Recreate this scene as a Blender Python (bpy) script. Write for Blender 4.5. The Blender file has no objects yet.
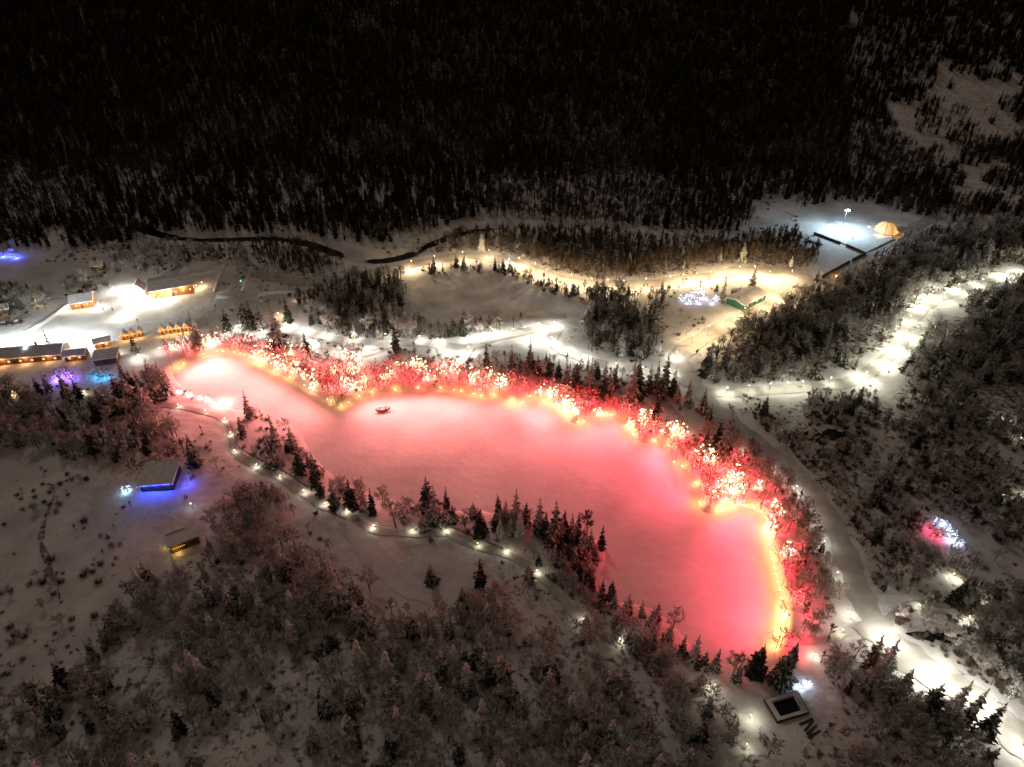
import bpy, math, random
import numpy as np
from mathutils import Vector

random.seed(7); rng = np.random.default_rng(7)
scn = bpy.context.scene
COL = scn.collection

# ------------------------------------------------------------------ camera, sky, exposure
F, CX, CY = 683.0, 512.0, 383.5
PITCH, CAMH = math.radians(35.5), 150.0
cam = bpy.data.cameras.new('camera'); cam.sensor_width = 36.0
cam.lens = F / 1024.0 * 36.0; cam.clip_end = 5000.0; cam.clip_start = 1.0
camo = bpy.data.objects.new('camera', cam); COL.objects.link(camo)
camo.location = (0, 0, CAMH); camo.rotation_euler = (math.radians(90) - PITCH, 0, 0)
scn.camera = camo

world = bpy.data.worlds.new('World'); scn.world = world; world.use_nodes = True
wn, wl = world.node_tree.nodes, world.node_tree.links
wn.clear()
wo = wn.new('ShaderNodeOutputWorld'); bg = wn.new('ShaderNodeBackground')
sky = wn.new('ShaderNodeTexSky'); sky.sky_type = 'NISHITA'; sky.sun_disc = False
sky.sun_elevation = math.radians(8); sky.sun_rotation = math.radians(160)
wmix = wn.new('ShaderNodeMix'); wmix.data_type = 'RGBA'; wmix.inputs[0].default_value = 0.985
wmix.inputs[7].default_value = (1.0, 0.69, 0.50, 1)          # town glow on a low cloud deck
wl.new(sky.outputs[0], wmix.inputs[6]); wl.new(wmix.outputs[2], bg.inputs[0])
bg.inputs[1].default_value = 0.072
wl.new(bg.outputs[0], wo.inputs[0])

added_sun = bpy.data.lights.new('added_sun', 'SUN'); added_sun.energy = 0.22; added_sun.angle = math.radians(6); added_sun.color = (1, .84, .70)
added_suno = bpy.data.objects.new('added_sun', added_sun); COL.objects.link(added_suno)      # added faint sun from over the ridge, gives the woods light and dark sides
added_suno.rotation_euler = Vector((.45, -.85, -.95)).to_track_quat('-Z', 'Y').to_euler()

vs = scn.view_settings
vs.view_transform = 'Standard'; vs.look = 'None'; vs.gamma = 1.0; vs.exposure = 0.0; vs.use_curve_mapping = False
cy = scn.cycles
cy.use_denoising = True; cy.use_light_tree = True
cy.max_bounces = 4; cy.diffuse_bounces = 3; cy.glossy_bounces = 2; cy.transparent_max_bounces = 4
cy.sample_clamp_indirect = 4.0; cy.sample_clamp_direct = 40.0
cy.use_adaptive_sampling = True; cy.adaptive_threshold = 0.04

# ------------------------------------------------------------------ mapping and terrain shape
SP, CP = math.sin(PITCH), math.cos(PITCH)
def ray(px, py):
    a, b = (px - CX) / F, (CY - py) / F
    return np.array([a, CP + b * SP, -SP + b * CP])
def flat(px, py, z=0.0):
    d = ray(px, py); t = (z - CAMH) / d[2]
    return d[0] * t, d[1] * t
def poly(pts): return np.array([flat(*p) for p in pts])
def proj(x, y, z):
    dy, dz = y, z - CAMH
    depth = dy * CP - dz * SP; up = dy * SP + dz * CP
    return CX + F * x / depth, CY - F * up / depth, depth

def smooth_line(P, n, closed=False):                     # Catmull-Rom
    P = np.asarray(P, float); N = len(P); out = []
    for i in range(N if closed else N - 1):
        if closed: a, b, c, d = P[(i-1) % N], P[i], P[(i+1) % N], P[(i+2) % N]
        else: a, b, c, d = P[max(i-1, 0)], P[i], P[i+1], P[min(i+2, N-1)]
        for k in range(n):
            t = k / n
            out.append(.5*((2*b)+(-a+c)*t+(2*a-5*b+4*c-d)*t*t+(-a+3*b-3*c+d)*t**3))
    if not closed: out.append(P[-1])
    return np.array(out)

def seg_dist(X, Y, L, closed=False):
    d = np.full(X.shape, 1e9)
    n = len(L)
    for i in range(n if closed else n - 1):
        a, b = L[i], L[(i+1) % n]
        e = b - a; l2 = max(float(e @ e), 1e-9)
        t = np.clip(((X-a[0])*e[0] + (Y-a[1])*e[1]) / l2, 0, 1)
        d = np.minimum(d, (X-a[0]-t*e[0])**2 + (Y-a[1]-t*e[1])**2)
    return np.sqrt(d)
def inside(X, Y, L):
    c = np.zeros(X.shape, bool); n = len(L); j = n - 1
    for i in range(n):
        xi, yi, xj, yj = L[i][0], L[i][1], L[j][0], L[j][1]
        if yi != yj:
            c ^= ((yi > Y) != (yj > Y)) & (X < (xj-xi)*(Y-yi)/(yj-yi)+xi)
        j = i
    return c

FAR_SHORE = [(172,374),(190,361),(218,353),(240,355),(262,365),(290,379),(315,393),(337,406),(346,406),(356,399),(376,393),(400,391),
    (433,389),(463,393),(486,398),(499,395),(513,405),(523,404),(530,398),(552,406),(566,412),(571,422),(582,424),(590,418),(609,416),
    (625,422),(630,433),(643,443),(660,443),(671,450),(673,463),(686,470),(695,483),(698,496),(701,510),(713,514),(733,508),(749,508),
    (763,516),(766,530),(769,550),(776,580),(779,593),(781,606),(781,623),(776,640),(769,654)]
NEAR_SHORE = [(757,662),(735,664),(712,660),(694,648),(680,632),(662,614),(642,605),(622,602),(603,597),(598,580),(606,560),(601,544),
    (585,533),(560,524),(532,518),(500,513),(478,511),(455,510),(430,507),(410,502),(385,497),(365,491),(345,483),(327,469),(311,452),
    (299,431),(280,418),(262,410),(240,410),(215,402),(190,391)]
LAKE = smooth_line(poly(FAR_SHORE + NEAR_SHORE), 3, True)
RIVER = smooth_line(poly([(140,229),(168,238),(200,241),(245,240),(275,239),(310,244),(345,258),(375,262),(408,256),(425,247),(450,238),
    (475,232),(510,229)]), 3)
BOWL = smooth_line(poly([(408,285),(425,276),(465,270),(500,273),(530,285),(570,302),(590,318),(560,326),(500,328),(440,330),(412,322)]), 3, True)
BASIN = poly([(764.6,707),(793,699),(803,718),(776,726)])

def vnoise(X, Y, s, seed=0):
    x, y = X / s + seed * 17.3, Y / s + seed * 9.1
    xi, yi = np.floor(x), np.floor(y); fx, fy = x - xi, y - yi
    fx, fy = fx*fx*(3-2*fx), fy*fy*(3-2*fy)
    def h(a, b):
        v = np.sin(a*127.1 + b*311.7 + seed*74.7) * 43758.5453
        return v - np.floor(v)
    return (h(xi,yi)*(1-fx)+h(xi+1,yi)*fx)*(1-fy) + (h(xi,yi+1)*(1-fx)+h(xi+1,yi+1)*fx)*fy

class Field:                                              # signed distance to an outline, sampled once on a grid
    def __init__(s, L, closed, x0, x1, y0, y1, st=.75):
        s.b = (x0, x1, y0, y1); s.st = st
        gx, gy = np.meshgrid(np.arange(x0, x1+st, st), np.arange(y0, y1+st, st)); d = seg_dist(gx, gy, L, closed)
        s.g = np.where(inside(gx, gy, L), -d, d) if closed else d
    def mask(s, X, Y): x0, x1, y0, y1 = s.b; return (X > x0) & (X < x1) & (Y > y0) & (Y < y1)
    def __call__(s, X, Y):
        fx, fy = (X-s.b[0])/s.st, (Y-s.b[2])/s.st
        i = np.clip(fx.astype(int), 0, s.g.shape[1]-2); j = np.clip(fy.astype(int), 0, s.g.shape[0]-2); u, v = fx-i, fy-j; g = s.g
        return (g[j,i]*(1-u)+g[j,i+1]*u)*(1-v) + (g[j+1,i]*(1-u)+g[j+1,i+1]*u)*v
NEARL = smooth_line(poly(NEAR_SHORE), 2)
F_NEAR = Field(NEARL, False, -215, 160, 50, 320, 1.5)
F_LAKE = Field(LAKE, True, -215, 160, 50, 320); F_BOWL = Field(BOWL, True, -80, 70, 220, 360, 1.5)
F_RIV = Field(RIVER, False, -480, 480, 300, 440, 2.0); F_BAS = Field(BASIN, True, 40, 120, 60, 130)

def height(X, Y, want=False):
    X = np.asarray(X, float); Y = np.asarray(Y, float)
    sh = X.shape; X = X.ravel(); Y = Y.ravel()
    sd = np.full(X.shape, 60.0)
    m = F_LAKE.mask(X, Y)
    slope = np.full(X.shape, .75)
    if m.any():
        sd[m] = F_LAKE(X[m], Y[m]); slope[m] = .20 + .55*np.clip((F_NEAR(X[m], Y[m])-np.abs(sd[m]))/6, 0, 1)
    sd = np.minimum(sd, 60)
    bank = np.where(sd < 1.65/slope, sd*np.where(sd > 0, slope, .75), 1.65 + (sd - 1.65/slope) * 0.05)
    bank = np.clip(bank, -1.5, 2.4)
    away = np.clip((sd - 2) / 14, 0, 1)
    z = bank + away * ((vnoise(X, Y, 34, 1) - .5) * 1.5 + (vnoise(X, Y, 11, 2) - .5) * .5)
    # far hillside
    fy = 392 + 22*(vnoise(X, Y*0+3, 130, 3)-.5) + np.clip((X - 130) / 200, 0, 1) * 30
    t = np.clip(Y - fy, 0, None)
    hill = np.where(t < 190, 0.00118*t*t, 42.6 + (t-190)*0.45)
    z = z + hill + np.clip(t/120, 0, 1) * (vnoise(X, Y, 75, 4)-.5) * 12
    # bowl of snow in the middle
    mb = F_BOWL.mask(X, Y)
    if mb.any():
        k = np.clip(-F_BOWL(X[mb], Y[mb])/16, 0, 1); z[mb] += -k*k*(3-2*k)*3.2 + k*(vnoise(X[mb], Y[mb], 14, 21)-.5)*1.6
    mr = F_RIV.mask(X, Y)
    if mr.any():
        d = F_RIV(X[mr], Y[mr])
        z[mr] -= np.clip(1.5 - d/4.5, 0, 1) * 2.4
    # basin platform
    ma = F_BAS.mask(X, Y)
    if ma.any():
        d = F_BAS(X[ma], Y[ma]); s = d < 0; d = np.abs(d)
        k = np.where(s, 1, np.clip(1 - (d-2)/6, 0, 1)); z[ma] = z[ma]*(1-k) + 2.0*k
        z[ma] -= np.where(s, np.clip(d/1.2, 0, 1)*2.6, 0)
    if want: return z.reshape(sh), sd.reshape(sh)
    return z.reshape(sh)
def hz(x, y): return float(height(np.array([x]), np.array([y]))[0])
def G(px, py):                                            # picture point -> point on the ground
    z = 1.9
    for _ in range(6):
        x, y = flat(px, py, z); z = z * .35 + hz(x, y) * .65
    return Vector((x, y, hz(x, y)))

# ------------------------------------------------------------------ materials
MATS = {}
def mat(name, color, rough=0.8, emit=None, strength=0.0, noise=None, metal=0.0, sample=False):
    if name in MATS: return MATS[name]
    m = bpy.data.materials.new(name); m.use_nodes = True
    nt = m.node_tree; b = nt.nodes['Principled BSDF']
    b.inputs['Base Color'].default_value = (*color, 1); b.inputs['Roughness'].default_value = rough
    b.inputs['Metallic'].default_value = metal
    b.inputs['Specular IOR Level'].default_value = 0.25
    if noise:
        c2, sc = noise
        tc = nt.nodes.new('ShaderNodeTexCoord'); n = nt.nodes.new('ShaderNodeTexNoise')
        n.inputs['Scale'].default_value = sc; n.inputs['Detail'].default_value = 5
        r = nt.nodes.new('ShaderNodeValToRGB'); r.color_ramp.elements[0].position = .38; r.color_ramp.elements[1].position = .64
        r.color_ramp.elements[0].color = (*color, 1); r.color_ramp.elements[1].color = (*c2, 1)
        nt.links.new(tc.outputs['Object'], n.inputs['Vector']); nt.links.new(n.outputs['Fac'], r.inputs[0])
        nt.links.new(r.outputs[0], b.inputs['Base Color'])
    if emit:
        b.inputs['Emission Color'].default_value = (*emit, 1); b.inputs['Emission Strength'].default_value = strength
        m.cycles.emission_sampling = 'AUTO' if sample else 'NONE'
    MATS[name] = m; return m

def plant_mat(name, dark, dark2, snow, snow_amt, sc):     # twigs or needles carrying snow on what faces up
    m = bpy.data.materials.new(name); m.use_nodes = True; nt = m.node_tree; N, L = nt.nodes, nt.links
    b = N['Principled BSDF']; b.inputs['Roughness'].default_value = .85; b.inputs['Specular IOR Level'].default_value = .1
    tc = N.new('ShaderNodeTexCoord'); n = N.new('ShaderNodeTexNoise'); n.inputs['Scale'].default_value = sc; n.inputs['Detail'].default_value = 3
    L.new(tc.outputs['Object'], n.inputs['Vector'])
    oi = N.new('ShaderNodeObjectInfo')
    mx = N.new('ShaderNodeMix'); mx.data_type = 'RGBA'; mx.inputs[6].default_value = (*dark, 1); mx.inputs[7].default_value = (*dark2, 1)
    L.new(oi.outputs['Random'], mx.inputs[0])
    geo = N.new('ShaderNodeNewGeometry'); sx = N.new('ShaderNodeSeparateXYZ'); L.new(geo.outputs['True Normal'], sx.inputs[0])
    ab = N.new('ShaderNodeMath'); ab.operation = 'ABSOLUTE'; L.new(sx.outputs['Z'], ab.inputs[0])
    ad = N.new('ShaderNodeMath'); ad.operation = 'ADD'; L.new(ab.outputs[0], ad.inputs[0]); L.new(n.outputs['Fac'], ad.inputs[1])
    ad2 = N.new('ShaderNodeMath'); ad2.operation = 'MULTIPLY_ADD'; L.new(oi.outputs['Random'], ad2.inputs[0]); ad2.inputs[1].default_value = .3; L.new(ad.outputs[0], ad2.inputs[2])
    mr = N.new('ShaderNodeMapRange'); mr.inputs['From Min'].default_value = 1.75 - snow_amt; mr.inputs['From Max'].default_value = 2.0 - snow_amt
    L.new(ad2.outputs[0], mr.inputs['Value'])
    m2 = N.new('ShaderNodeMix'); m2.data_type = 'RGBA'; m2.inputs[7].default_value = (*snow, 1)
    L.new(mr.outputs[0], m2.inputs[0]); L.new(mx.outputs[2], m2.inputs[6]); L.new(m2.outputs[2], b.inputs['Base Color'])
    MATS[name] = m; return m

def snow_mat(name, tint, brush_amt, scale_big, contrast, bump=.25, tracks=False):
    m = bpy.data.materials.new(name); m.use_nodes = True; nt = m.node_tree; N, L = nt.nodes, nt.links
    b = N['Principled BSDF']; b.inputs['Roughness'].default_value = .75; b.inputs['Specular IOR Level'].default_value = .2
    geo = N.new('ShaderNodeNewGeometry')
    def noise(scale, detail, rough=.55):
        n = N.new('ShaderNodeTexNoise'); n.inputs['Scale'].default_value = scale; n.inputs['Detail'].default_value = detail; n.inputs['Roughness'].default_value = rough
        L.new(geo.outputs['Position'], n.inputs['Vector']); return n
    n1 = noise(scale_big, 6); n2 = noise(.55, 5, .65)
    r1 = N.new('ShaderNodeMapRange'); r1.inputs['From Min'].default_value = .3; r1.inputs['From Max'].default_value = .7
    r1.inputs['To Min'].default_value = 1 - contrast; r1.inputs['To Max'].default_value = 1.0
    L.new(n1.outputs['Fac'], r1.inputs['Value'])
    c = N.new('ShaderNodeMix'); c.data_type = 'RGBA'; c.blend_type = 'MULTIPLY'; c.inputs[0].default_value = 1
    c.inputs[6].default_value = (*tint, 1); L.new(r1.outputs[0], c.inputs[7])
    last = c.outputs[2]
    if brush_amt:
        at = N.new('ShaderNodeAttribute'); at.attribute_name = 'brush'
        mu = N.new('ShaderNodeMath'); mu.operation = 'MULTIPLY_ADD'; L.new(at.outputs['Fac'], mu.inputs[0]); mu.inputs[1].default_value = brush_amt; L.new(n2.outputs['Fac'], mu.inputs[2])
        r2 = N.new('ShaderNodeMapRange'); r2.inputs['From Min'].default_value = .66; r2.inputs['From Max'].default_value = .80
        L.new(mu.outputs[0], r2.inputs['Value'])
        c2 = N.new('ShaderNodeMix'); c2.data_type = 'RGBA'; c2.inputs[7].default_value = (.10, .075, .055, 1)
        L.new(r2.outputs[0], c2.inputs[0]); L.new(last, c2.inputs[6]); last = c2.outputs[2]
    L.new(last, b.inputs['Base Color'])
    bp = N.new('ShaderNodeBump'); bp.inputs['Strength'].default_value = bump; bp.inputs['Distance'].default_value = .6
    n3 = noise(.35, 6); L.new(n3.outputs['Fac'], bp.inputs['Height']); L.new(bp.outputs[0], b.inputs['Normal'])
    MATS[name] = m; return m

SNOW = snow_mat('snow_ground', (.80, .80, .81), .45, .09, .38, .6)
LAKE_SNOW = snow_mat('snow_on_ice', (.86, .86, .87), 0, .045, .30, .25)
ROAD = snow_mat('packed_snow', (.52, .50, .48), 0, .25, .35, .3)
SLAB = snow_mat('groomed_snow', (.74, .74, .76), 0, .30, .20, .1)
ROOF = mat('roof_snow', (.76, .76, .79), .8, noise=((.60, .60, .64), .6))
WATER = mat('dark_water', (.008, .009, .012), .12)
WOOD = mat('brown_timber', (.16, .085, .045), .7, noise=((.10, .055, .03), 3))
LOG = mat('orange_timber', (.38, .17, .06), .7, noise=((.28, .12, .045), 3))
DARKW = mat('dark_timber', (.035, .028, .024), .8, noise=((.06, .05, .04), 2))
GREENW = mat('green_paint', (.03, .12, .09), .6)
STEEL = mat('grey_steel', (.12, .12, .13), .5, metal=.6)
GLASSW = mat('lit_window', (.3, .2, .1), .3, (1, .55, .18), 1.2)
BARK = mat('bark', (.06, .045, .035), .9, noise=((.12, .10, .09), 2))
NEEDLE = plant_mat('spruce_needles', (.018, .024, .014), (.042, .046, .030), (.70, .69, .68), .48, 1.3)
NEEDLE_SNOW = plant_mat('snow_laden_needles', (.022, .030, .022), (.045, .055, .042), (.74, .74, .74), .63, 1.4)
NEEDLE_DARK = plant_mat('hill_shade_needles', (.012, .014, .008), (.026, .024, .014), (.30, .28, .26), .12, 1.6)  # darker needle copy, the far hill's dimness put into its colour
THIN_DARK = plant_mat('brown_hill_shade_twigs', (.05, .035, .022), (.10, .072, .045), (.26, .23, .20), .12, 1.1)  # brown twigs darkened in colour to stand for the hillside's weak light
TWIG = plant_mat('frosty_twigs', (.20, .19, .175), (.44, .425, .40), (.80, .79, .78), .70, .8)
THIN = plant_mat('dry_twigs', (.09, .065, .045), (.14, .10, .07), (.36, .34, .33), .25, 1.1)
FROST = plant_mat('rimed_twigs', (.12, .10, .09), (.20, .17, .15), (.60, .57, .56), .50, 1.1)
BULBS = {
 'warm_white': mat('bulb_warm_white', (1, .9, .7), .4, (1, .78, .45), 14),
 'white': mat('bulb_white', (1, 1, 1), .4, (1, .97, .90), 16),
 'pink': mat('bulb_pink', (1, .4, .4), .4, (1, .22, .16), 5),
 'red': mat('bulb_red', (1, .1, .1), .4, (1, .03, .05), 3),
 'blue': mat('bulb_blue', (.2, .3, 1), .4, (.10, .14, 1), 8),
 'ice': mat('bulb_ice_white', (.8, .9, 1), .4, (.62, .75, 1), 9),
 'violet': mat('bulb_violet', (.6, .3, 1), .4, (.45, .22, 1), 7),
 'teal': mat('bulb_teal', (.1, .7, .9), .4, (.03, .45, .85), 3.0),
 'amber': mat('bulb_amber', (1, .6, .2), .4, (1, .42, .07), 6),
 'green': mat('bulb_green', (.2, 1, .4), .4, (.1, 1, .35), 4),
}

# ------------------------------------------------------------------ mesh helpers
class MB:
    def __init__(s): s.v = []; s.f = []
    def box(s, x0, x1, y0, y1, z0, z1):
        b = len(s.v)
        s.v += [(x0,y0,z0),(x1,y0,z0),(x1,y1,z0),(x0,y1,z0),(x0,y0,z1),(x1,y0,z1),(x1,y1,z1),(x0,y1,z1)]
        s.f += [(b,b+3,b+2,b+1),(b+4,b+5,b+6,b+7),(b,b+1,b+5,b+4),(b+1,b+2,b+6,b+5),(b+2,b+3,b+7,b+6),(b+3,b,b+4,b+7)]
        return s
    def quad(s, *p):
        b = len(s.v); s.v += [tuple(q) for q in p]; s.f.append(tuple(range(b, b+len(p)))); return s
    def tube(s, pts, rad, n=5):
        b = len(s.v); pts = [Vector(p) for p in pts]
        for i, p in enumerate(pts):
            d = (pts[min(i+1, len(pts)-1)] - pts[max(i-1, 0)]).normalized()
            u = d.cross(Vector((.3, .9, .2))).normalized(); w = d.cross(u)
            r = rad[i] if hasattr(rad, '__len__') else rad
            for k in range(n):
                a = 2*math.pi*k/n; s.v.append(tuple(p + u*math.cos(a)*r + w*math.sin(a)*r))
        for i in range(len(pts)-1):
            for k in range(n):
                s.f.append((b+i*n+k, b+i*n+(k+1) % n, b+(i+1)*n+(k+1) % n, b+(i+1)*n+k))
        s.f.append(tuple(b+(len(pts)-1)*n+k for k in range(n)))
        return s
    def ball(s, c, r, sub=0):
        b = len(s.v); cx, cy_, cz = c
        if sub == 0:
            s.v += [(cx+r,cy_,cz),(cx-r,cy_,cz),(cx,cy_+r,cz),(cx,cy_-r,cz),(cx,cy_,cz+r),(cx,cy_,cz-r)]
            for a, bb, c2 in ((0,2,4),(2,1,4),(1,3,4),(3,0,4),(2,0,5),(1,2,5),(3,1,5),(0,3,5)): s.f.append((b+a,b+bb,b+c2))
        else:
            n, k = 10, 6
            for i in range(1, k):
                t = math.pi*i/k
                for j in range(n):
                    a = 2*math.pi*j/n; s.v.append((cx+r*math.sin(t)*math.cos(a), cy_+r*math.sin(t)*math.sin(a), cz+r*math.cos(t)))
            top = len(s.v); s.v.append((cx,cy_,cz+r)); s.v.append((cx,cy_,cz-r))
            for i in range(k-2):
                for j in range(n): s.f.append((b+i*n+j, b+(i+1)*n+j, b+(i+1)*n+(j+1) % n, b+i*n+(j+1) % n))
            for j in range(n):
                s.f.append((top, b+j, b+(j+1) % n)); s.f.append((top+1, b+(k-2)*n+(j+1) % n, b+(k-2)*n+j))
        return s
    def mesh(s, name, m=None, smooth=False):
        me = bpy.data.meshes.new(name); me.from_pydata(s.v, [], s.f)
        if m: me.materials.append(m)
        if smooth:
            for p in me.polygons: p.use_smooth = True
        me.update(); return me
    def build(s, name, m, parent=None, smooth=False):
        return link(name, s.mesh(name, m, smooth), parent)
def link(name, data, parent=None, loc=None):
    o = bpy.data.objects.new(name, data); COL.objects.link(o)
    if parent: o.parent = parent
    if loc is not None: o.location = loc
    return o
def tag(o, label, cat, group=None, kind=None):
    if label: o['label'] = label
    if cat: o['category'] = cat
    if group: o['group'] = group
    if kind: o['kind'] = kind
    return o
def thing(name, label, cat, loc, rz=0, group=None, scale=1):
    o = link(name, None); o.location = loc; o.rotation_euler = (0, 0, rz); o.scale = (scale,)*3
    o.empty_display_size = .5
    return tag(o, label, cat, group)
LIGHT = {}
def lamp(kind, power, color, parent, loc, size=.25, aim=None, cone=160, blend=1.0):
    key = (kind, round(power), color, size, cone)
    if key not in LIGHT:
        l = bpy.data.lights.new('lamp_light', kind); l.energy = power; l.color = color; l.shadow_soft_size = size
        if kind == 'SPOT': l.spot_size = math.radians(cone); l.spot_blend = blend
        LIGHT[key] = l
    o = link('lamp_light', LIGHT[key], parent); o.location = loc
    if aim is not None: o.rotation_euler = Vector(aim).to_track_quat('-Z', 'Y').to_euler()
    return o

# ------------------------------------------------------------------ ground sheet
NS, NR = 660, 440
rows = np.geomspace(34, 1250, NR); s = np.linspace(-1.25, 1.25, NS)
YY = np.repeat(rows[:, None], NS, 1); XX = s[None, :] * (YY * .8 + 55)
ZZ, SDF = height(XX, YY, True)
V = np.stack([XX, YY, ZZ], -1).reshape(-1, 3)
ii = (np.arange(NR-1)[:, None]*NS + np.arange(NS-1)[None, :]).ravel()
FQ = np.stack([ii, ii+1, ii+1+NS, ii+NS], 1)
me = bpy.data.meshes.new('ground')
me.vertices.add(len(V)); me.vertices.foreach_set('co', V.astype(np.float32).ravel())
me.loops.add(FQ.size); me.loops.foreach_set('vertex_index', FQ.astype(np.int32).ravel())
me.polygons.add(len(FQ)); me.polygons.foreach_set('loop_start', np.arange(0, FQ.size, 4, dtype=np.int32))
me.polygons.foreach_set('use_smooth', np.ones(len(FQ), bool))
me.update(); me.materials.append(SNOW)
ground = link('ground', me); tag(ground, 'snow covered valley floor and hillside', None, kind='structure')

# the frozen lake: one sheet under the bank's lip
lake_pts = LAKE.copy(); c0 = lake_pts.mean(0)
def offset_poly(P, d):
    n = len(P); a = np.roll(P, 1, 0); b = np.roll(P, -1, 0); t = b - a; t /= np.linalg.norm(t, axis=1)[:, None]
    nrm = np.stack([t[:, 1], -t[:, 0]], 1)
    area = np.sum(P[:, 0]*np.roll(P[:, 1], -1) - np.roll(P[:, 0], -1)*P[:, 1])
    return P + nrm * (d if area > 0 else -d)
x0, x1, y0, y1 = LAKE[:,0].min()-4, LAKE[:,0].max()+4, LAKE[:,1].min()-4, LAKE[:,1].max()+4
gx, gy = np.meshgrid(np.arange(x0, x1, 3.0), np.arange(y0, y1, 3.0))
dl = seg_dist(gx, gy, LAKE, True); sl = inside(gx, gy, LAKE); ok = sl | (dl < 4.3)
idx = -np.ones(gx.shape, int); idx[ok] = np.arange(ok.sum())
zz = np.where(sl, (vnoise(gx, gy, 16, 8)-.5)*.16*np.clip(dl/8, 0, 1), 0)
lv = np.stack([gx[ok], gy[ok], zz[ok]], 1)
a, b, c, d = idx[:-1,:-1], idx[:-1,1:], idx[1:,1:], idx[1:,:-1]
k = (a >= 0) & (b >= 0) & (c >= 0) & (d >= 0)
lf = np.stack([a[k], b[k], c[k], d[k]], 1)
me = bpy.data.meshes.new('lake'); me.from_pydata(lv.tolist(), [], lf.tolist())
for p in me.polygons: p.use_smooth = True
me.materials.append(LAKE_SNOW); lake = link('lake', me); tag(lake, 'frozen snow covered lake glowing red', None, kind='structure')

def ribbon(name, px, width, m, lift=.12, label=None, n=6, z=None, taper=False):
    L = smooth_line(np.array([G(*p)[:2] for p in px]), n); mb = MB()
    t = np.gradient(L, axis=0); t /= np.linalg.norm(t, axis=1)[:, None]; nr = np.stack([-t[:,1], t[:,0]], 1)
    K = 5
    for i, p in enumerate(L):
        w = width * (1 + .12*math.sin(i*.9) + .1*math.sin(i*2.3))
        if taper: w *= max(.12, math.sin(math.pi*(i+.5)/len(L))**.7)*(.45+1.0*((i*7919) % 13)/13)
        for k in range(K):
            q = p + nr[i]*(k/(K-1)-.5)*w
            mb.v.append((q[0], q[1], (hz(*q)+lift) if z is None else z))
    for i in range(len(L)-1):
        for k in range(K-1):
            b = i*K+k; mb.f.append((b, b+1, b+K+1, b+K))
    o = mb.build(name, m, smooth=True); tag(o, label, None, kind='structure'); return L
ROAD_R = ribbon('road', [(888,642),(868,612),(855,580),(842,545),(828,515),(808,488),(785,463),(760,445),(735,425),(715,408),(700,392),(688,372)], 6.6, ROAD, label='snowy road running behind the right shore')
ribbon('road', [(866,620),(888,642),(935,677),(985,710),(1030,748),(1090,800)], 8.5, ROAD, .16, label='brightly lit road leaving at the lower right corner')
ribbon('path', [(694,392),(730,393),(770,390),(810,387),(850,382),(878,366),(898,345),(910,322),(932,302),(965,290),(1005,278),(1070,262)], 5.5, ROAD, .16, label='lit forest trail climbing to the right edge')
ROAD_C = ribbon('road', [(684,372),(680,356),(700,340),(730,324),(770,307),(797,291),(806,281),(790,272),(750,270),(710,276),(660,283),(610,285),(570,281),(540,272),(505,261),(470,256),(430,261),(395,268),(350,278),(300,282),(262,274),(240,262)], 8.0, ROAD, .20, label='winding road with warm lamps behind the lake')
ribbon('path', [(230,340),(265,332),(305,334),(350,342),(395,343),(440,345),(470,347),(500,337),(553,327),(552,343),(575,356),(616,367),(650,372),(690,384)], 4.5, ROAD, .2, label='white lit walkway above the far shore')
ribbon('path', [(440,346),(446,358),(460,363),(468,352),(478,341)], 3.5, ROAD, .24, label='short looped walkway above the red shore')
ribbon('path', [(300,336),(306,350),(325,358),(352,358),(380,350),(396,343)], 3.0, ROAD, .24, label='lit walkway skirting the red thicket')
ribbon('path', [(60,396),(95,398),(140,402),(180,407),(207,413),(226,421),(232,435),(236,452),(257,467),(281,479),(304,494),(325,507),(347,515),(374,530),(412,534),(447,534),(478,547),(508,555),(540,576),(584,622),(620,643)], 2.6, ROAD, .14, label='lamp lit footpath along the near shore')
ribbon('path', [(347,520),(365,545),(385,570),(420,592),(460,600)], 6.0, SLAB, .10, label='broad snowy track through the near clearing')
ribbon('path', [(935,545),(938,560),(950,575),(968,592),(985,606)], 2.2, ROAD, .14, label='narrow trail below the coloured tree')
ribbon('path', [(885,628),(900,610),(925,604),(950,606)], 2.4, ROAD, .14, label='narrow side trail by the road junction')
ribbon('path', [(822,284),(850,268),(880,248),(905,232),(940,215)], 7.0, ROAD, .18, label='snowy lane beside the ice rink')
ribbon('path', [(800,640),(825,640),(845,632)], 2.4, ROAD, .14, label='short trail near the junction')
riv = RIVER; mb = MB(); t = np.gradient(riv, axis=0); t /= np.linalg.norm(t, axis=1)[:, None]
for i, p in enumerate(riv):
    w = 3.2 + 1.5*math.sin(i*.9) + 1.0*math.sin(i*2.7); w = .05 if 18 <= i <= 20 or i > len(riv)-3 else max(w, .6)
    for sgn in (-1, 1): mb.v.append((p[0]-t[i][1]*w*sgn, p[1]+t[i][0]*w*sgn, hz(p[0], p[1]) + .5))
for i in range(len(riv)-1): mb.f.append((2*i, 2*i+1, 2*i+3, 2*i+2))
tag(mb.build('river', WATER, smooth=True), 'black open river below the hillside', None, kind='structure')
ribbon('creek', [(783,439),(800,436),(820,437),(836,435),(850,434)], 6.5, WATER, .22, 'dark open creek in the brush', taper=True)
ribbon('ditch', [(54,496),(47,515),(41,538),(46,558),(56,580),(60,600)], 1.6, mat('dry_brush', (.09,.06,.05), .9, noise=((.5,.48,.48), .9)), .1, 'narrow brushy ditch crossing the left snowfield', taper=True)
ribbon('creek', [(905,634),(930,637),(950,638),(972,635)], 3.0, WATER, .2, 'thin dark creek near the road junction', taper=True)

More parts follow.
